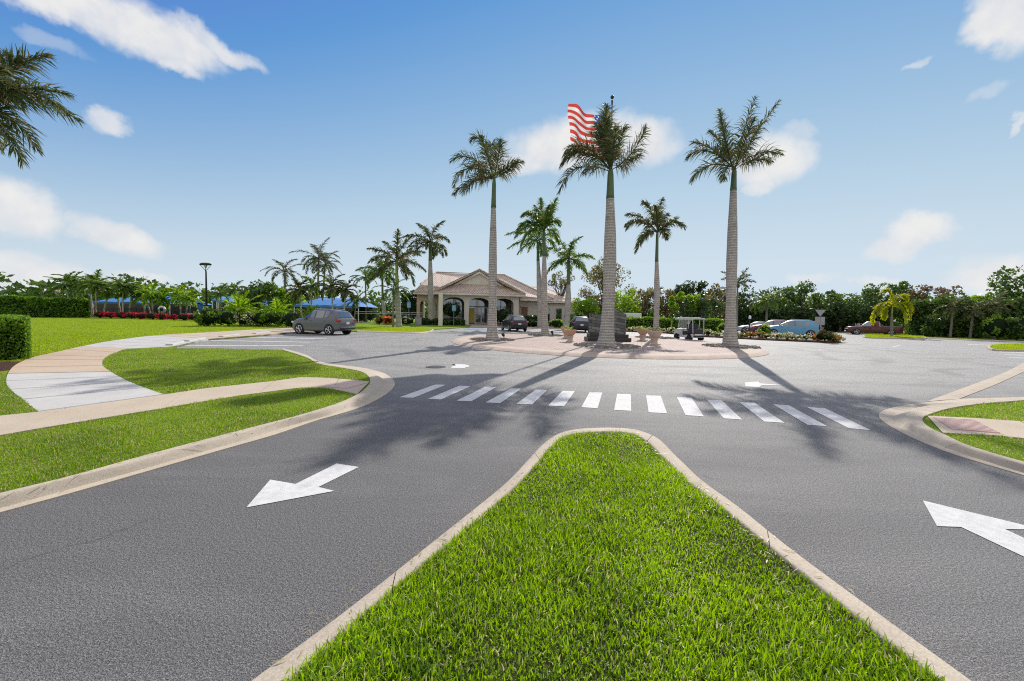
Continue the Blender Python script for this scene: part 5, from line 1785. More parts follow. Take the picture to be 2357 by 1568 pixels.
canopy('largest blue shade canopy behind the red shrubs', 212, 391, 697, 678, 62, 9, posts=4)
canopy('long blue shade canopy behind the grey car', 674, 827, 704.5, 684, 56, 8, posts=4)
canopy('blue canopy corner showing between the bright bushes', 560, 608, 702, 690, 58, 6, posts=2)
canopy('small domed blue canopy right of the street lamp', 500, 522, 694, 680, 66, 5, posts=2)
canopy('small dark blue canopy next to the street lamp', 486, 500, 691, 682, 67, 4, posts=2)
um = thing('pool_umbrella', 'flat teal umbrella with a pale top left of the street lamp', 'umbrella', at(456, 62, .1))
uz = D(456, 697, 62).z
mb = MB()
mb.lathe([(1.25, uz - .25), (1.2, uz - .12), (.6, uz + .12), (.05, uz + .38)], 10)
mb.build('canopy', 'teal_cloth', um)
mb = MB()
mb.tube([(0, 0, 0), (0, 0, uz + .2)], .04, 8)
mb.build('pole', 'white_paint', um)
sc2 = at(461, 60, 0)
mb = MB()
z1 = D(461, 697, 60).z
mb.box((0, 0, z1 / 2), (.5, .5, z1), bev=.05)
mb.box((.3, 0, z1 - .12), (1.1, .5, .24), bev=.04)
o = mb.build('slide_column', 'blue_paint')
o.location = sc2
tag(o, 'bright blue upright column by the pool, left of the street lamp', 'column')
lr = thing('life_ring', 'white life ring hanging on its post beside the pool', 'life ring', at(374, 56.5, .1))
zc = D(374, 713, 56.5).z - .1
mb = MB()
ring = [(.42 * math.cos(2 * math.pi * k / 20), -.06, zc + .42 * math.sin(2 * math.pi * k / 20)) for k in range(21)]
mb.tube(ring, .14, 8, cap=False)
mb.build('ring', 'white_paint', lr, smooth=True)
mb = MB()
mb.tube([(0, .08, 0), (0, .08, zc + .6)], .05, 8)
mb.build('post', 'black_metal', lr)


def fence(label, A, B, H, mat='black_metal', post=2.4, pick=.14, rail='black_metal', name='fence'):
    A, B = Vector(A), Vector(B)
    L = (B - A).length
    root = thing(name, label, 'fence', A, math.atan2(B.y - A.y, B.x - A.x))
    mb = MB()
    n = int(L / pick)
    for k in range(n + 1):
        mb.box((L * k / n, 0, H * .5), (.022, .022, H * .94))
    mb.build('pickets', mat, root)
    mb = MB()
    for z in (H * .95, H * .82, H * .08):
        mb.box((L / 2, 0, z), (L, .05, .045))
    mb.build('rail', rail, root)
    for k in range(int(L / post) + 1):
        mb = MB()
        mb.box((k * post, 0, H * .52), (.07, .07, H * 1.04))
        mb.build('post', mat, root)
    return root


fence('black picket fence with a pale top rail behind the flower bed', at(818, 54, .05), at(972, 56, .05), 1.75, rail='white_paint')
fence('black picket fence between the lawn and the pool', at(210, 60, .05), at(668, 50, .05), 1.5)
mb = MB()
mb.box((0, 0, 1.1), (5.6, .1, 2.2))
mb.box((-2.9, 0, 1.15), (.14, .16, 2.3))
mb.box((2.9, 0, 1.15), (.14, .16, 2.3))
o = mb.build('screen_panel', 'interior')
o.location = at(300, 72, 0)
o.scale = (3.6, 1, 1.25)
tag(o, 'dark screen panel standing under the largest blue canopy', 'screen')
o2 = o.copy()
COL.objects.link(o2)
o2.location, o2.scale = at(470, 72, 0), (3.0, 1, 1.1)
tag(o2, 'dark screen panel behind the street lamp and white loungers', 'screen')
o3 = o.copy()
COL.objects.link(o3)
o3.location, o3.scale = at(752, 66, 0), (2.2, 1, 1.2)
tag(o3, 'dark screen panel under the long blue canopy', 'screen')
ch0 = thing('pool_lounger', 'white pool lounger seen between the red shrubs and the street lamp', 'lounger', at(440, 57, .1), rad(100), 'white pool loungers')
mb = MB()
mb.box((.25, 0, .38), (1.3, .6, .07), bev=.02)
mb.build('seat', 'white_paint', ch0)
mb = MB()
mb.box((0, 0, .42), (.8, .6, .06), M=Matrix.Translation((-.45, 0, .32)) @ Matrix.Rotation(rad(52), 4, 'Y'), bev=.02)
mb.build('backrest', 'white_paint', ch0)
for x in (-.3, .8):
    for y in (-.26, .26):
        mb = MB()
        mb.tube([(x, y, 0), (x, y, .38)], .025, 6)
        mb.build('leg', 'white_paint', ch0)
for i, (u, lab) in enumerate(((453, 'white pool lounger just left of the blue column'), (483, 'white pool lounger right of the street lamp'), (496, 'white pool lounger second from the street lamp'), (510, 'white pool lounger third from the street lamp'), (524, 'white pool lounger farthest right before the garden bushes'))):
    dup(ch0, at(u, 56, .1), rad(95 + 9 * i), lab)
bx = thing('utility_cabinet', 'grey utility cabinet at the corner of the clubhouse fence', 'cabinet', at(963, 52, .1))
mb = MB()
mb.box((0, 0, .5), (.75, .6, 1.0), bev=.03)
mb.build('body', 'grey_box', bx)
mb = MB()
mb.box((0, 0, 1.03), (.85, .7, .08), bev=.02)
mb.build('lid', 'grey_box', bx)
lp = thing('street_lamp', 'black street lamp with a wide dish head standing on the pool lawn', 'street lamp', at(476, 50, .09))
zt = D(473, 608, 50).z - .09
mb = MB()
mb.tube([(0, 0, -.1), (0, 0, zt - .9), (-.04, 0, zt - .8)], [.13, .085, .07], 10)
mb.build('pole', 'black_metal', lp, smooth=True)
mb = MB()
mb.lathe([(.2, -.06), (.60, .0), (.64, .07), (.5, .2), (.1, .26)], 20, M=Matrix.Translation((-.05, 0, zt - .1)) @ Matrix.Rotation(rad(-4), 4, 'Y'))
mb.build('lamp_head', 'black_metal', lp, smooth=True, angle=40)
for k in range(4):
    mb = MB()
    g = rad(45 + 90 * k)
    mb.tube([(-.04, 0, zt - .85), (-.05 + .55 * math.cos(g), .55 * math.sin(g), zt - .12)], .028, 6)
    mb.build('arm', 'black_metal', lp)
mb = MB()
mb.lathe([(.05, -.5), (.16, -.35), (.17, -.1)], 10, (-.05, 0, zt))
mb.build('lamp', 'lamp_clear', lp)

# ------------------------------------------------------------------ monument, flag, urns
mz = G(1403, 786.5, IZ)
mon = thing('monument', 'dark stone monument with striped slanting wings on a stepped base', 'monument', (mz.x, mz.y, IZ), rad(3))
mb = MB()
mb.box((0, .5, .13), (2.85, 1.1, .26), bev=.03)
mb.build('plinth', 'black_stone', mon)
mb = MB()
mb.box((0, .52, .36), (2.55, .9, .24), bev=.03)
mb.build('step', 'black_stone', mon)
for s, (x0, x1, za, zb) in ((-1, (-1.2, -.05, 1.3, 1.12)), (1, (.05, 1.2, 1.66, 1.3))):
    mb = MB()
    n = 7
    H = [(x0 + (x1 - x0) * k / n, .48 + za + (zb - za) * (k / n) ** 1.2) for k in range(n + 1)]
    P = [(x, .3 + .12 * abs(x), .48) for x, z in H] + [(x, .3 + .12 * abs(x), z) for x, z in H]
    Bk = [(x, .75, .48) for x, z in H] + [(x, .75, z) for x, z in H]
    V = P + Bk
    m_2 = 2 * (n + 1)
    F = []
    for k in range(n):
        F += [(k, k + 1, n + 2 + k, n + 1 + k), (m_2 + k + 1, m_2 + k, m_2 + n + 1 + k, m_2 + n + 2 + k), (n + 1 + k, n + 2 + k, m_2 + n + 2 + k, m_2 + n + 1 + k)]
    F += [(0, n + 1, m_2 + n + 1, m_2), (n, m_2 + n, m_2 + 2 * n + 1, 2 * n + 1)]
    mb.add(V, F)
    mb.build('wing', 'monument_stone', mon)
fpz = 28.6
fp = thing('flagpole', 'slim dark flagpole with a ball on top rising behind the central palm', 'flagpole', at(1403, fpz, IZ))
ftop = D(1409, 232, fpz)
fl_ = Vector((ftop.x - fp.location.x, 0, ftop.z - IZ))
mb = MB()
mb.tube([(0, 0, 0), fl_ * .5, fl_], [.085, .065, .035], 10)
mb.build('pole', 'bronze', fp, smooth=True)
mb = MB()
mb.lathe([(.055, -.28), (.06, -.1), (.07, 0), (.03, .05)], 10, fl_)
mb.build('truck', 'bronze', fp)
mb = MB()
mb.lathe([(.125 * math.sin(math.pi * k / 8) + .002, -.125 * math.cos(math.pi * k / 8)) for k in range(9)], 12, fl_ + Vector((0, 0, .24)))
mb.build('ball_finial', 'bronze', fp, smooth=True)
mb = MB()
mb.lathe([(.24, 0), (.22, .1), (.1, .16)], 14)
mb.build('base', 'bronze', fp)
NU, NV = 40, 22
h1, h0 = D(1408.5, 276, fpz - .03), D(1407, 366, fpz - .03)
f1, f0_ = D(1308, 236, fpz - .5), D(1316, 344, fpz - .5)
V, UV = [], []
for i in range(NU + 1):
    a = i / NU
    for j in range(NV + 1):
        b = j / NV
        p = h0.lerp(h1, b).lerp(f0_.lerp(f1, b), a)
        p += Vector((.05 * math.sin(9 * b + 4 * a), .26 * math.sin(11 * a + 2.2 * b) * a ** .6 + .08 * math.sin(21 * a - 5 * b) * a, -.22 * math.sin(math.pi * a) * (1 - .4 * b) + .07 * math.sin(13 * a + 3 * b) * a))
        if a > .88:
            p.x += .16 * math.sin(math.pi * b) * (a - .88) * -6 + .1 * (a - .88)
        V.append(p - h0)
        UV.append((a, b))
F = [(i * (NV + 1) + j, (i + 1) * (NV + 1) + j, (i + 1) * (NV + 1) + j + 1, i * (NV + 1) + j + 1) for i in range(NU) for j in range(NV)]
me = bpy.data.meshes.new('flag')
me.from_pydata([tuple(p) for p in V], [], F)
uvl = me.uv_layers.new(name='UVMap')
for lp_ in me.loops:
    uvl.data[lp_.index].uv = UV[lp_.vertex_index]
me.polygons.foreach_set('use_smooth', [True] * len(F))
me.materials.append(MATS['flag_cloth'])
fo = link('flag', me)
fo.location = h0
tag(fo, 'red and white striped flag with a starred blue field flying from the flagpole', 'flag')

ur0 = thing('urn_planter', 'front left terracotta urn planter beside the monument', 'planter', G(1312, 787, IZ), 0, 'terracotta urns on the roundabout')
mb = MB()
mb.lathe([(.21, 0), (.22, .05), (.17, .09), (.15, .2), (.19, .27), (.21, .33), (.17, .38)], 20)
mb.box((0, 0, .02), (.46, .46, .05))
mb.build('pedestal', 'pale_urn', ur0, smooth=True, angle=40)
mb = MB()
mb.lathe([(.13, .37), (.2, .40), (.30, .50), (.36, .60), (.40, .68), (.41, .715), (.405, .74), (.35, .735), (.3, .66), (.1, .62)], 24)
mb.build('bowl', 'terracotta', ur0, smooth=True, angle=40)
us = [ur0]
for u, v, lab, s in ((1303, 779, 'terracotta urn planter behind the front left one', 1.0), (1506, 793.5, 'front right pale urn planter, nearest to the road', 1.12), (1479, 784.5, 'urn planter left of and behind the front right one', 1.08)):
    us.append(dup(ur0, G(u, v, IZ), .4, lab, scale=s))
for k in (2, 3):
    for c in us[k].children:
        if c.name.startswith('bowl'):
            c.data = c.data.copy()
            c.data.materials[0] = MATS['pale_urn' if k == 2 else 'terracotta']
for i, (o, lab) in enumerate(zip(us, ('spiky pale green plant in the front left urn', 'leafy plant in the urn behind the front left one', 'sparse spiky plant in the front right pale urn', 'green plant in the urn behind the front right one'))):
    g = np.random.default_rng(300 + i)
    z = .64 * o.scale[0]
    Vs = [frond_leaves((0, 0, 0), c, t, 10, .13, .035, .8, .2, g) for c, t in gen_fronds(13, .42, g, 10, 85, 60)]
    p = np_quads('urn_plant', np.concatenate(Vs), 'bright_leaf' if i != 2 else 'olive_leaf', None, False, LQ)
    p.location = o.location + Vector((0, 0, z))
    tag(p, lab, 'plant', 'plants in the urns')

# pebbles and spotlights round the palm feet
for i, (b, rr_, lab) in enumerate(((b1, 1.35, 'ring of dark pebbles round the foot of the left roundabout palm'), (b2, 1.75, 'ring of dark pebbles round the foot of the thickest palm'), (b3, 1.5, 'ring of dark pebbles round the foot of the right roundabout palm'),
                                   (b6, 1.5, 'ring of dark pebbles round the palm behind the urns'), (b4, 1.4, 'ring of dark pebbles round the back left roundabout palm'))):
    g = np.random.default_rng(400 + i)
    mb = MB()
    mb.lathe([(rr_ + .05, .002), (rr_ * .98, .03), (rr_ * .4, .05)], 30)
    for k in range(330):
        a, q = g.uniform(0, 2 * math.pi), math.sqrt(g.uniform(.12, 1)) * rr_
        s = g.uniform(.035, .09)
        M_ = Matrix.Translation((q * math.cos(a), q * math.sin(a), .04)) @ Matrix.Rotation(g.uniform(0, 3), 4, 'Z') @ Matrix.Diagonal((s * 1.4, s, s * .8, 1))
        mb.add([(-1, -.5, -.6), (1, -.6, -.6), (.8, .7, -.6), (-.7, .8, -.6), (-.5, -.3, .7), (.6, -.3, .8), (.4, .4, .6), (-.4, .4, .8)], [(0, 3, 2, 1), (4, 5, 6, 7), (0, 1, 5, 4), (1, 2, 6, 5), (2, 3, 7, 6), (3, 0, 4, 7)], M=M_)
    o = mb.build('pebbles', 'pebble')
    o.location = (b.x, b.y, IZ)
    tag(o, lab, 'pebbles', kind='stuff')
sp0 = thing('ground_spotlight', 'small black spotlight in the pebbles left of the right roundabout palm', 'spotlight', G(1665, 791, IZ + .05), .5, 'ground spotlights at the palm feet')
mb = MB()
mb.tube([(0, 0, 0), (0, 0, .16)], .03, 8)
mb.build('stake', 'black_metal', sp0)
mb = MB()
mb.lathe([(.05, 0), (.09, .05), (.10, .2), (.085, .2), (.08, .15)], 12, M=Matrix.Translation((0, 0, .16)) @ Matrix.Rotation(rad(35), 4, 'Y'))
mb.build('lamp_head', 'black_metal', sp0, smooth=True, angle=40)
dup(sp0, G(1160, 780, IZ + .05), 2.6, 'small black spotlight in the pebbles right of the left roundabout palm')
dup(sp0, G(1272, 773, IZ + .05), 2.2, 'small black spotlight by the back left roundabout palm')

# wheel stops
ws = None
for a, b, lab in (((393, 799.5), (420, 792), 'nearest white concrete wheel stop at the walk corner'), ((432, 790), (474, 782.5), 'second white wheel stop, left of the middle stall'), ((510, 779), (552, 773.5), 'third white wheel stop, along the middle of the walk edge'), ((586, 772), (625, 767.5), 'farthest white wheel stop, nearest the grey car')):
    A, B = G(a[0], a[1]), G(b[0], b[1])
    d = B - A
    mb = MB()
    L = min(d.length, 2.2)
    P = [(-.15, 0), (.15, 0), (.13, .14), (.10, .165), (-.10, .165), (-.13, .14)]
    V = [(x, p[0], p[1]) for x in (0, L) for p in P]
    mb.add(V, [(5, 4, 3, 2, 1, 0), (6, 7, 8, 9, 10, 11)] + [(k, (k + 1) % 6, 6 + (k + 1) % 6, 6 + k) for k in range(6)])
    if ws is None or True:
        o = mb.build('wheel_stop', 'white_concrete')
    o.location = A + Vector((.12, -.22, 0))
    o.rotation_euler = (0, 0, math.atan2(d.y, d.x))
    tag(o, lab, 'wheel stop', 'white wheel stops of the parking stalls')

# signs
sg = thing('yield_sign', 'back of a triangular yield sign with a rectangular plate on one post', 'sign', G(1884, 784, .1), rad(-12))
k_ = sg.location.y / FPX
z0 = .1
vz = lambda v: (784 - v) * k_
mb = MB()
mb.tube([(0, 0, 0), (.05, 0, vz(711))], .04, 8)
mb.build('post', 'black_metal', sg)
mb = MB()
w_ = 11.5 * k_
T3 = [(-w_, vz(712.5)), (w_, vz(712.5)), (0, vz(728.5))]
V = [(x, -.035 + y, z) for y in (0, .012) for x, z in T3]
mb.add([(x * 1.12, y + .014, z + .02) for x, y, z in V], [(0, 2, 1), (3, 4, 5), (0, 1, 4, 3), (1, 2, 5, 4), (2, 0, 3, 5)], 1)
V = [(x * .95, -.045, z - .03) for x, z in T3]
mb.add(V, [(0, 2, 1)])
mb.build('yield_plate', ['sign_back', 'black_metal'], sg)
mb = MB()
mb.box((0, -.03, vz(739)), (20 * k_, .012, 19 * k_))
mb.build('rectangular_plate', 'sign_back', sg)


def disabled_sign(label, u, vt, Y, size):
    root = thing('parking_sign', label, 'sign', at(u, Y, .1), 0, 'blue parking signs by the clubhouse')
    z = D(u, vt, Y).z - .1
    mb = MB()
    mb.tube([(0, 0, 0), (0, 0, z + size * .6)], .03, 8)
    mb.build('post', 'grey_metal', root)
    mb = MB()
    mb.box((0, -.04, z), (size * .72, .02, size * 1.15), bev=.008)
    pl = mb.build('plate', 'sign_blue', root)
    mb = MB()
    q = size * .3
    mb.lathe([(q * .22, 0), (q * .22, .006)], 10, M=Matrix.Translation((-.05 * q, -.052, z + q * 1.1)) @ Matrix.Rotation(rad(90), 4, 'X'))
    arc = [(q * .75 * math.cos(rad(g)), -.055, z - q * .35 + q * .75 * math.sin(rad(g))) for g in range(100, 361, 20)]
    mb.tube(arc, q * .13, 5)
    mb.tube([(-.05 * q, -.055, z + q * .8), (.05 * q, -.055, z + q * .05), (q * .6, -.055, z + q * .02), (q * .85, -.055, z - q * .75)], q * .13, 5)
    mb.build('wheelchair_symbol', 'white_paint', pl)


disabled_sign('blue parking sign with a white wheelchair in front of the topiary ball', 1044.5, 709.5, 53.5, .72)
disabled_sign('blue parking sign with a white wheelchair by the broad leaved tree', 941, 702, 54, .72)
pst = thing('bollard_light', 'short black path light standing in the kerbed flower bed', 'path light', at(1726, 39.5, .1))
mb = MB()
mb.tube([(0, 0, 0), (0, 0, 1.75)], .05, 8)
mb.build('post', 'black_metal', pst)
mb = MB()
mb.lathe([(.1, 1.72), (.12, 1.8), (.1, 1.98), (.02, 2.05)], 12)
mb.build('lamp_head', 'white_paint', pst)

# ------------------------------------------------------------------ vehicles
SUV = [  # along the length: bottom, belt, top, half widths at bottom, belt, top
    (0.000, .42, .62, .66, .62, .60, .50), (.012, .32, .72, .78, .76, .74, .62), (.05, .24, .84, .90, .88, .86, .74), (.13, .22, .95, 1.03, .92, .90, .78), (.22, .22, 1.02, 1.10, .93, .91, .80), (.285, .22, 1.06, 1.15, .93, .91, .80),
    (.36, .22, 1.07, 1.42, .93, .91, .72), (.425, .22, 1.08, 1.59, .93, .91, .66), (.52, .22, 1.09, 1.67, .93, .91, .65), (.56, .22, 1.09, 1.68, .93, .91, .65), (.70, .22, 1.11, 1.68, .93, .91, .64), (.725, .22, 1.11, 1.68, .93, .91, .64),
    (.80, .23, 1.16, 1.65, .93, .91, .63), (.895, .26, 1.18, 1.59, .92, .90, .62), (.915, .28, 1.17, 1.55, .92, .90, .60), (.975, .34, 1.08, 1.16, .88, .86, .70), (.992, .38, .95, .99, .84, .82, .72), (1.0, .44, .78, .82, .74, .72, .60)]
SUV_GLASS = dict(wind=(5, 8), rear=(14, 15), side=[(5, 8), (8, 10), (10, 12)], pill=[(8.0, .35), (10, .3)])
PICK = [
    (0.000, .45, .72, .78, .64, .62, .54), (.012, .36, .86, .92, .80, .78, .68), (.04, .32, .98, 1.04, .92, .90, .80), (.12, .30, 1.05, 1.12, .96, .94, .84), (.22, .30, 1.09, 1.16, .96, .94, .84), (.265, .30, 1.12, 1.20, .96, .94, .82),
    (.33, .30, 1.14, 1.56, .96, .94, .72), (.385, .30, 1.15, 1.80, .96, .94, .68), (.46, .30, 1.15, 1.86, .96, .94, .67), (.48, .30, 1.15, 1.86, .96, .94, .67), (.58, .30, 1.16, 1.84, .96, .94, .66), (.60, .30, 1.16, 1.82, .96, .94, .66),
    (.625, .30, 1.16, 1.50, .96, .94, .72), (.635, .30, 1.20, 1.24, .96, .95, .90), (.70, .30, 1.20, 1.24, .96, .95, .90), (.985, .34, 1.20, 1.24, .95, .94, .90), (.995, .45, 1.16, 1.2, .93, .92, .88), (1.0, .5, 1.1, 1.14, .9, .89, .85)]
PICK_GLASS = dict(wind=(5, 8), rear=(11, 13), side=[(5, 8), (8, 9), (10, 12)])


def car(label, loc, heading, paint, L=4.6, W=1.85, H=1.70, kind='suv', cat='car', group=None, name='parked_car', rails=True, rim='alloy', glass='glass_dark', plate=True):
    root = thing(name, label, cat, loc, heading, group)
    ST = SUV if kind == 'suv' else PICK
    GLS = SUV_GLASS if kind == 'suv' else PICK_GLASS
    hk = H / (1.70 if kind == 'suv' else 1.88)
    wk = W / 2 / (.93 if kind == 'suv' else .96)
    rows = []
    for (t, zb, zl, zt, wb, wl, wt) in ST:
        x = L / 2 - t * L
        zb, zl, zt = zb * hk, zl * hk, zt * hk
        wb, wl, wt = wb * wk, wl * wk, wt * wk
        g = zt - zl
        half = [(0, zb), (wb * .86, zb), (wb * .985, zb + .09), (wb, zb + (zl - zb) * .42), (wl * 1.005, zb + (zl - zb) * .78), (wl, zl), (wt + (wl - wt) * .12, zt - min(.07, g * .2)), (wt * .86, zt), (0, zt + .015)]
        rows.append([(x, y, z) for y, z in half])
    n = len(rows[0])
    full = [r + [(x, -y, z) for x, y, z in r[-2:0:-1]] for r in rows]
    m = len(full[0])
    body, gl = MB(), {}
    V = [p for r in full for p in r]
    Fb = []
    side_rows = {5: 1, 10: -1}
    wind_rows = {6, 7, 8, 9}
    for i in range(len(full) - 1):
        for j in range(m):
            f = (i * m + j, i * m + (j + 1) % m, (i + 1) * m + (j + 1) % m, (i + 1) * m + j)
            key = None
            if j in side_rows:
                for q, (a, b) in enumerate(GLS['side']):
                    if a <= i < b:
                        key = ('side', q, side_rows[j])
                if key and ((kind == 'suv' and i in (9, 11) and False)):
                    key = None
            elif j in wind_rows:
                if GLS['wind'][0] <= i < GLS['wind'][1] and i < 7:
                    key = ('wind',)
                if GLS['rear'][0] <= i < GLS['rear'][1]:
                    key = ('rear',)
            Fb.append(f[::-1])
            if key:
                gl.setdefault(key, []).append([V[k] for k in f[::-1]])
    Fb.append(tuple(range(m)))
    Fb.append(tuple(range(len(V) - 1, len(V) - m - 1, -1)))
    body.add(V, Fb)
    body.build('body', paint, root, smooth=True, angle=32)
    for key, quads in gl.items():
        P = np.array(quads)
        c = P.reshape(-1, 3).mean(0)
        mb = MB()
        xs = P[:, :, 0]
        x0, x1 = xs.min(), xs.max()
        for q in quads:
            out = []
            for p in q:
                p = Vector(p)
                if key[0] == 'side':
                    zlo, zhi = min(k[2] for k in q), max(k[2] for k in q)
                    s = key[2]
                    p = p + Vector((0, s * .012, .006))
                    if p.x > x1 - .001:
                        p.x -= .05
                    if p.x < x0 + .001:
                        p.x += .05
                    p.z += .025 if p.z < c[2] else -.01
                else:
                    p = p + Vector((.012 if key[0] == 'wind' else -.014, 0, .012))
                    p.y *= .93
                out.append(p)
            mb.add(out, [(0, 1, 2, 3)])
        mb.build({'side': 'side_window', 'wind': 'windscreen', 'rear': 'rear_window'}[key[0]], glass, root, smooth=True)
    R = .365 * (hk ** .5) if kind == 'suv' else .40
    for x in (L * .5 - L * .195, -L * .5 + L * .20):
        for s in (-1, 1):
            yy = s * (W / 2 - .105)
            mb = MB()
            mb.wheel((x, s * (W / 2 - .06), R + .01), R * 1.17, .135, mi=0)
            mb.build('wheel_arch', 'dark_trim', root, smooth=True, angle=40)
            mb = MB()
            mb.wheel((x, s * (W / 2 - .075), R), R, .2)
            ty = mb.build('wheel', 'tyre', root, smooth=True, angle=40)
            mb = MB()
            yo = s * (W / 2 + .012)
            for k in range(5):
                g = 2 * math.pi * k / 5 + .3
                for e in (-.12, .12):
                    mb.tube([(x + .05 * math.cos(g), yo, R + .05 * math.sin(g)), (x + R * .66 * math.cos(g + e), yo, R + R * .66 * math.sin(g + e))], .028, 5)
            mb.tube([(x + R * .68 * math.cos(2 * math.pi * k / 18), yo, R + R * .68 * math.sin(2 * math.pi * k / 18)) for k in range(19)], .022, 5, cap=False)
            mb.wheel((x, yo, R), .07, .03, n=10)
            mb.build('rim', rim, ty)
    zl = .80 * hk
    for s in (-1, 1):
        mb = MB()
        mb.box((L / 2 - .20, s * W * .39, zl), (.34, .30, .13), M=None, bev=.04)
        mb.build('headlight', 'lamp_clear', root, smooth=True, angle=40)
        mb = MB()
        zt_ = (.98 if kind == 'suv' else .95) * hk
        mb.box((-L / 2 + .16, s * W * .425, zt_), (.38, .26, .17 if kind == 'suv' else .34), bev=.04)
        mb.build('taillight', 'tail_red', root, smooth=True, angle=40)
        mb = MB()
        mb.box((L * .5 - L * .335, s * (W / 2 + .07), 1.05 * hk), (.12, .2, .13), bev=.04)
        mb.build('mirror', paint, root, smooth=True, angle=40)
        if rails and kind == 'suv':
            mb = MB()
            mb.tube([(L * .04, s * W * .335, 1.655 * hk), (L * .0, s * W * .335, 1.73 * hk), (-L * .28, s * W * .325, 1.72 * hk), (-L * .33, s * W * .325, 1.66 * hk)], .022, 6)
            mb.build('roof_rail', 'grey_metal', root)
        mb = MB()
        for xx in (.06, -.2):
            mb.box((L * xx, s * (W / 2 + .008), .93 * hk), (.2, .03, .03), bev=.008)
        mb.build('door_handle', paint, root)
    mb = MB()
    mb.box((-L / 2 + .06, 0, .47 * hk), (.22, W * .84, .2), bev=.05)
    mb.build('rear_bumper', 'dark_trim', root, smooth=True, angle=40)
    mb = MB()
    mb.box((L / 2 - .05, 0, .42 * hk), (.2, W * .80, .18), bev=.05)
    mb.box((L / 2 - .0, 0, .68 * hk), (.06, W * .45, .16), bev=.02)
    mb.build('grille', 'dark_trim', root, smooth=True, angle=40)
    if plate:
        mb = MB()
        mb.box((-L / 2 - .005, 0, .80 * hk), (.02, .32, .16), bev=.005)
        mb.build('number_plate', 'plate', root)
    return root


sA, sB = G(689, 768), G(768, 772)
car('dark grey suv parked with its nose at the walk, roof rails and alloy wheels', (-14.05, 29.75, 0), math.atan2(sA.y - sB.y, sA.x - sB.x) + rad(4), 'car_grey', L=4.4, W=1.88, H=1.84)
ob = G(1190, 763.5)
car('black suv seen from behind at the clubhouse entrance', (ob.x - .35, ob.y + 1.9, 0), rad(106), 'car_black', L=4.5, W=1.85, H=1.68)
on_ = G(1337, 766)
car('navy blue suv seen from behind between the urns and the monument', (on_.x + .2, on_.y + 2.2, 0), rad(87), 'car_navy', L=4.6, W=1.88, H=1.72, rim='dark_trim')
obl = at(1821, 43.0)
car('light blue suv parked sideways behind the kerbed flower bed', obl, rad(153), 'car_blue', L=5.3, W=1.95, H=1.80)
om = at(1776, 48.0)
car('maroon suv half hidden behind the light blue one', om, rad(153), 'car_maroon', L=4.8, W=1.9, H=1.74)
osb = at(1742, 51.5)
car('pale silver blue car parked behind the maroon suv', osb, rad(155), 'car_silver_blue', L=4.5, W=1.8, H=1.5, rails=False)
op = at(2010, 54.0)
car('red pickup truck with a dark side and covered bed beside the yellow palm', op, rad(146), 'car_red', L=5.7, W=2.0, H=1.88, kind='pickup', cat='pickup truck', name='pickup_truck')
oq = at(1962, 66)
car('dark red car parked behind the red pickup', oq, rad(150), 'car_dark_red', L=4.6, W=1.85, H=1.6, rails=False)

# white box trailer behind the hedge
tr = thing('box_trailer', 'white box trailer standing behind the clipped hedge', 'trailer', at(1447, 62, .05), rad(6))
mb = MB()
mb.box((0, 0, 1.55), (3.3, 2.0, 1.5), bev=.06)
mb.build('body', 'car_white', tr)
for x in (-.6, .6):
    mb = MB()
    mb.wheel((x, -.95, .35), .35, .2)
    mb.build('wheel', 'tyre', tr)
mb = MB()
mb.box((0, 0, .72), (3.4, 1.9, .14))
mb.build('chassis', 'dark_trim', tr)

# golf cart: faces left and away, its left side and tail towards us
gA, gB, gC = G(1563, 783.5), G(1588, 786), G(1617, 787.5)
cc = Vector(((gA.x + gC.x) / 2 + .1, (gA.y + gC.y) / 2 + .55, 0))
gc = thing('golf_cart', 'white golf cart with a flat roof and dark seats on the road behind the urns', 'golf cart', cc, rad(104))
R = .29
gc.scale = (.94, .94, .94)
body = MB()
side = [(1.18, .28), (1.20, .60), (1.05, .84), (.80, .98), (.72, .96), (.66, .40), (.14, .34), (.10, .46), (-.5, .52), (-1.08, .60), (-1.16, .5), (-1.1, .3)]
k = len(side)
Vv = [(x, y, z) for y in (-.56, .56) for x, z in side]
body.add(Vv, [tuple(range(k)), tuple(range(2 * k - 1, k - 1, -1))] + [(i, k + i, k + (i + 1) % k, (i + 1) % k) for i in range(k)])
body.build('body', 'plastic_white', gc)
for x, s in ((.83, 1), (.83, -1), (-.78, 1), (-.78, -1)):
    mb = MB()
    mb.wheel((x, s * .52, R), R, .2)
    wv = mb.build('wheel', 'tyre', gc, smooth=True, angle=40)
    mb = MB()
    mb.wheel((x, s * .60, R), R * .55, .06)
    mb.build('rim', 'dark_trim', wv)
mb = MB()
mb.box((-.14, 0, .66), (.56, 1.08, .36), bev=.04)
mb.build('seat', 'vinyl', gc)
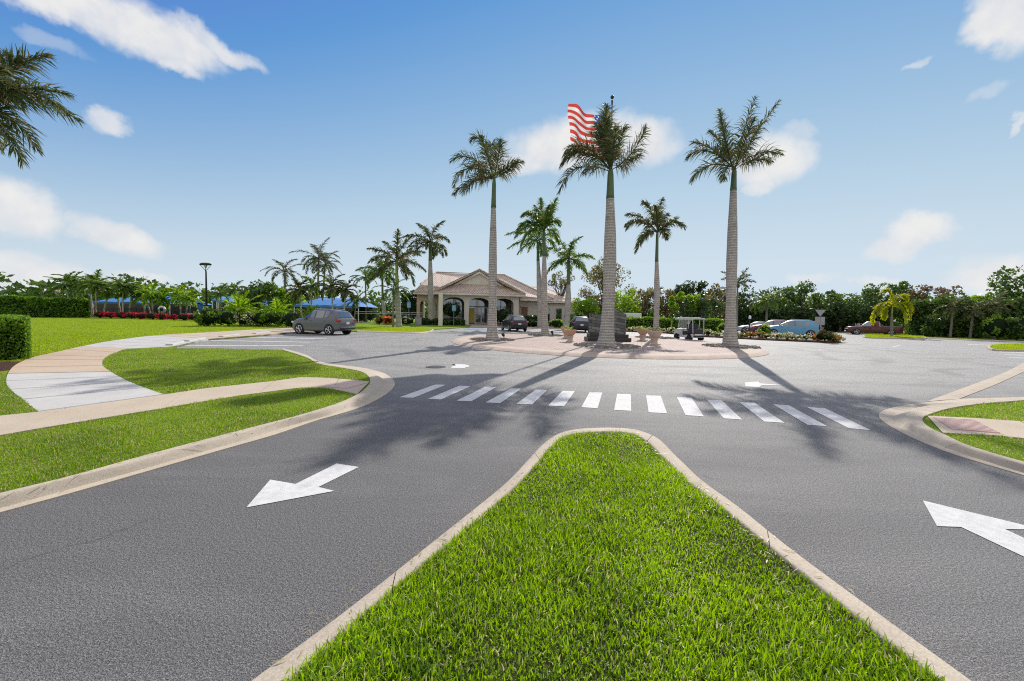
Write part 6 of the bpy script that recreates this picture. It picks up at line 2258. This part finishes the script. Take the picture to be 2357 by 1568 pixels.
mb = MB()
mb.box((-.43, 0, 1.08), (.14, 1.08, .62), bev=.04)
mb.build('backrest', 'vinyl', gc)
mb = MB()
mb.box((-.80, 0, .80), (.60, 1.10, .42), bev=.05)
mb.build('rear_seat', 'vinyl', gc)
mb = MB()
mb.box((-1.2, 0, .42), (.36, .9, .14), bev=.03)
mb.build('footboard', 'dark_trim', gc)
mb = MB()
mb.box((-.05, 0, 1.86), (2.1, 1.2, .07), bev=.03)
mb.box((-.05, 0, 1.91), (1.5, .9, .06), bev=.03)
rf = mb.build('roof', 'plastic_white', gc)
mb = MB()
for s in (-1, 1):
    mb = MB()
    for i in range(24):
        mb.box((-1.08 + 2.06 * i / 23, s * .605, 1.79), (.09, .01, .10 + .03 * (i % 2)))
    mb.build('fringe', 'plastic_white', rf)
for s in (-1, 1):
    for P in ([(.78, s * .5, .84), (.55, s * .52, 1.84)], [(-.5, s * .5, .7), (-.6, s * .52, 1.84)], [(-1.12, s * .5, .66), (-1.05, s * .52, 1.84)]):
        mb = MB()
        mb.tube(P, .022, 6)
        mb.build('roof_post', 'white_paint', gc)
mb = MB()
mb.add([(.80, -.5, .88), (.80, .5, .88), (.57, .5, 1.80), (.57, -.5, 1.80)], [(0, 1, 2, 3)])
mb.build('windscreen', 'windscreen', gc)
mb = MB()
mb.tube([(.55, .22, .8), (.3, .22, 1.02)], .02, 6)
mb.tube([(.3 + .1 * math.cos(a_) * .6, .22 + .17 * math.sin(a_), 1.02 + .12 * math.cos(a_)) for a_ in [2 * math.pi * q / 12 for q in range(13)]], .014, 5, cap=False)
mb.build('steering_wheel', 'vinyl', gc)
for s in (-1, 1):
    mb = MB()
    mb.lathe([(.06, 0), (.07, .03), (.02, .05)], 10, M=Matrix.Translation((1.18, s * .4, .62)) @ Matrix.Rotation(rad(75), 4, 'Y'))
    mb.build('headlight', 'lamp_clear', gc)
    mb = MB()
    mb.box((-1.2, s * .45, .56), (.04, .12, .07))
    mb.build('taillight', 'tail_red', gc)
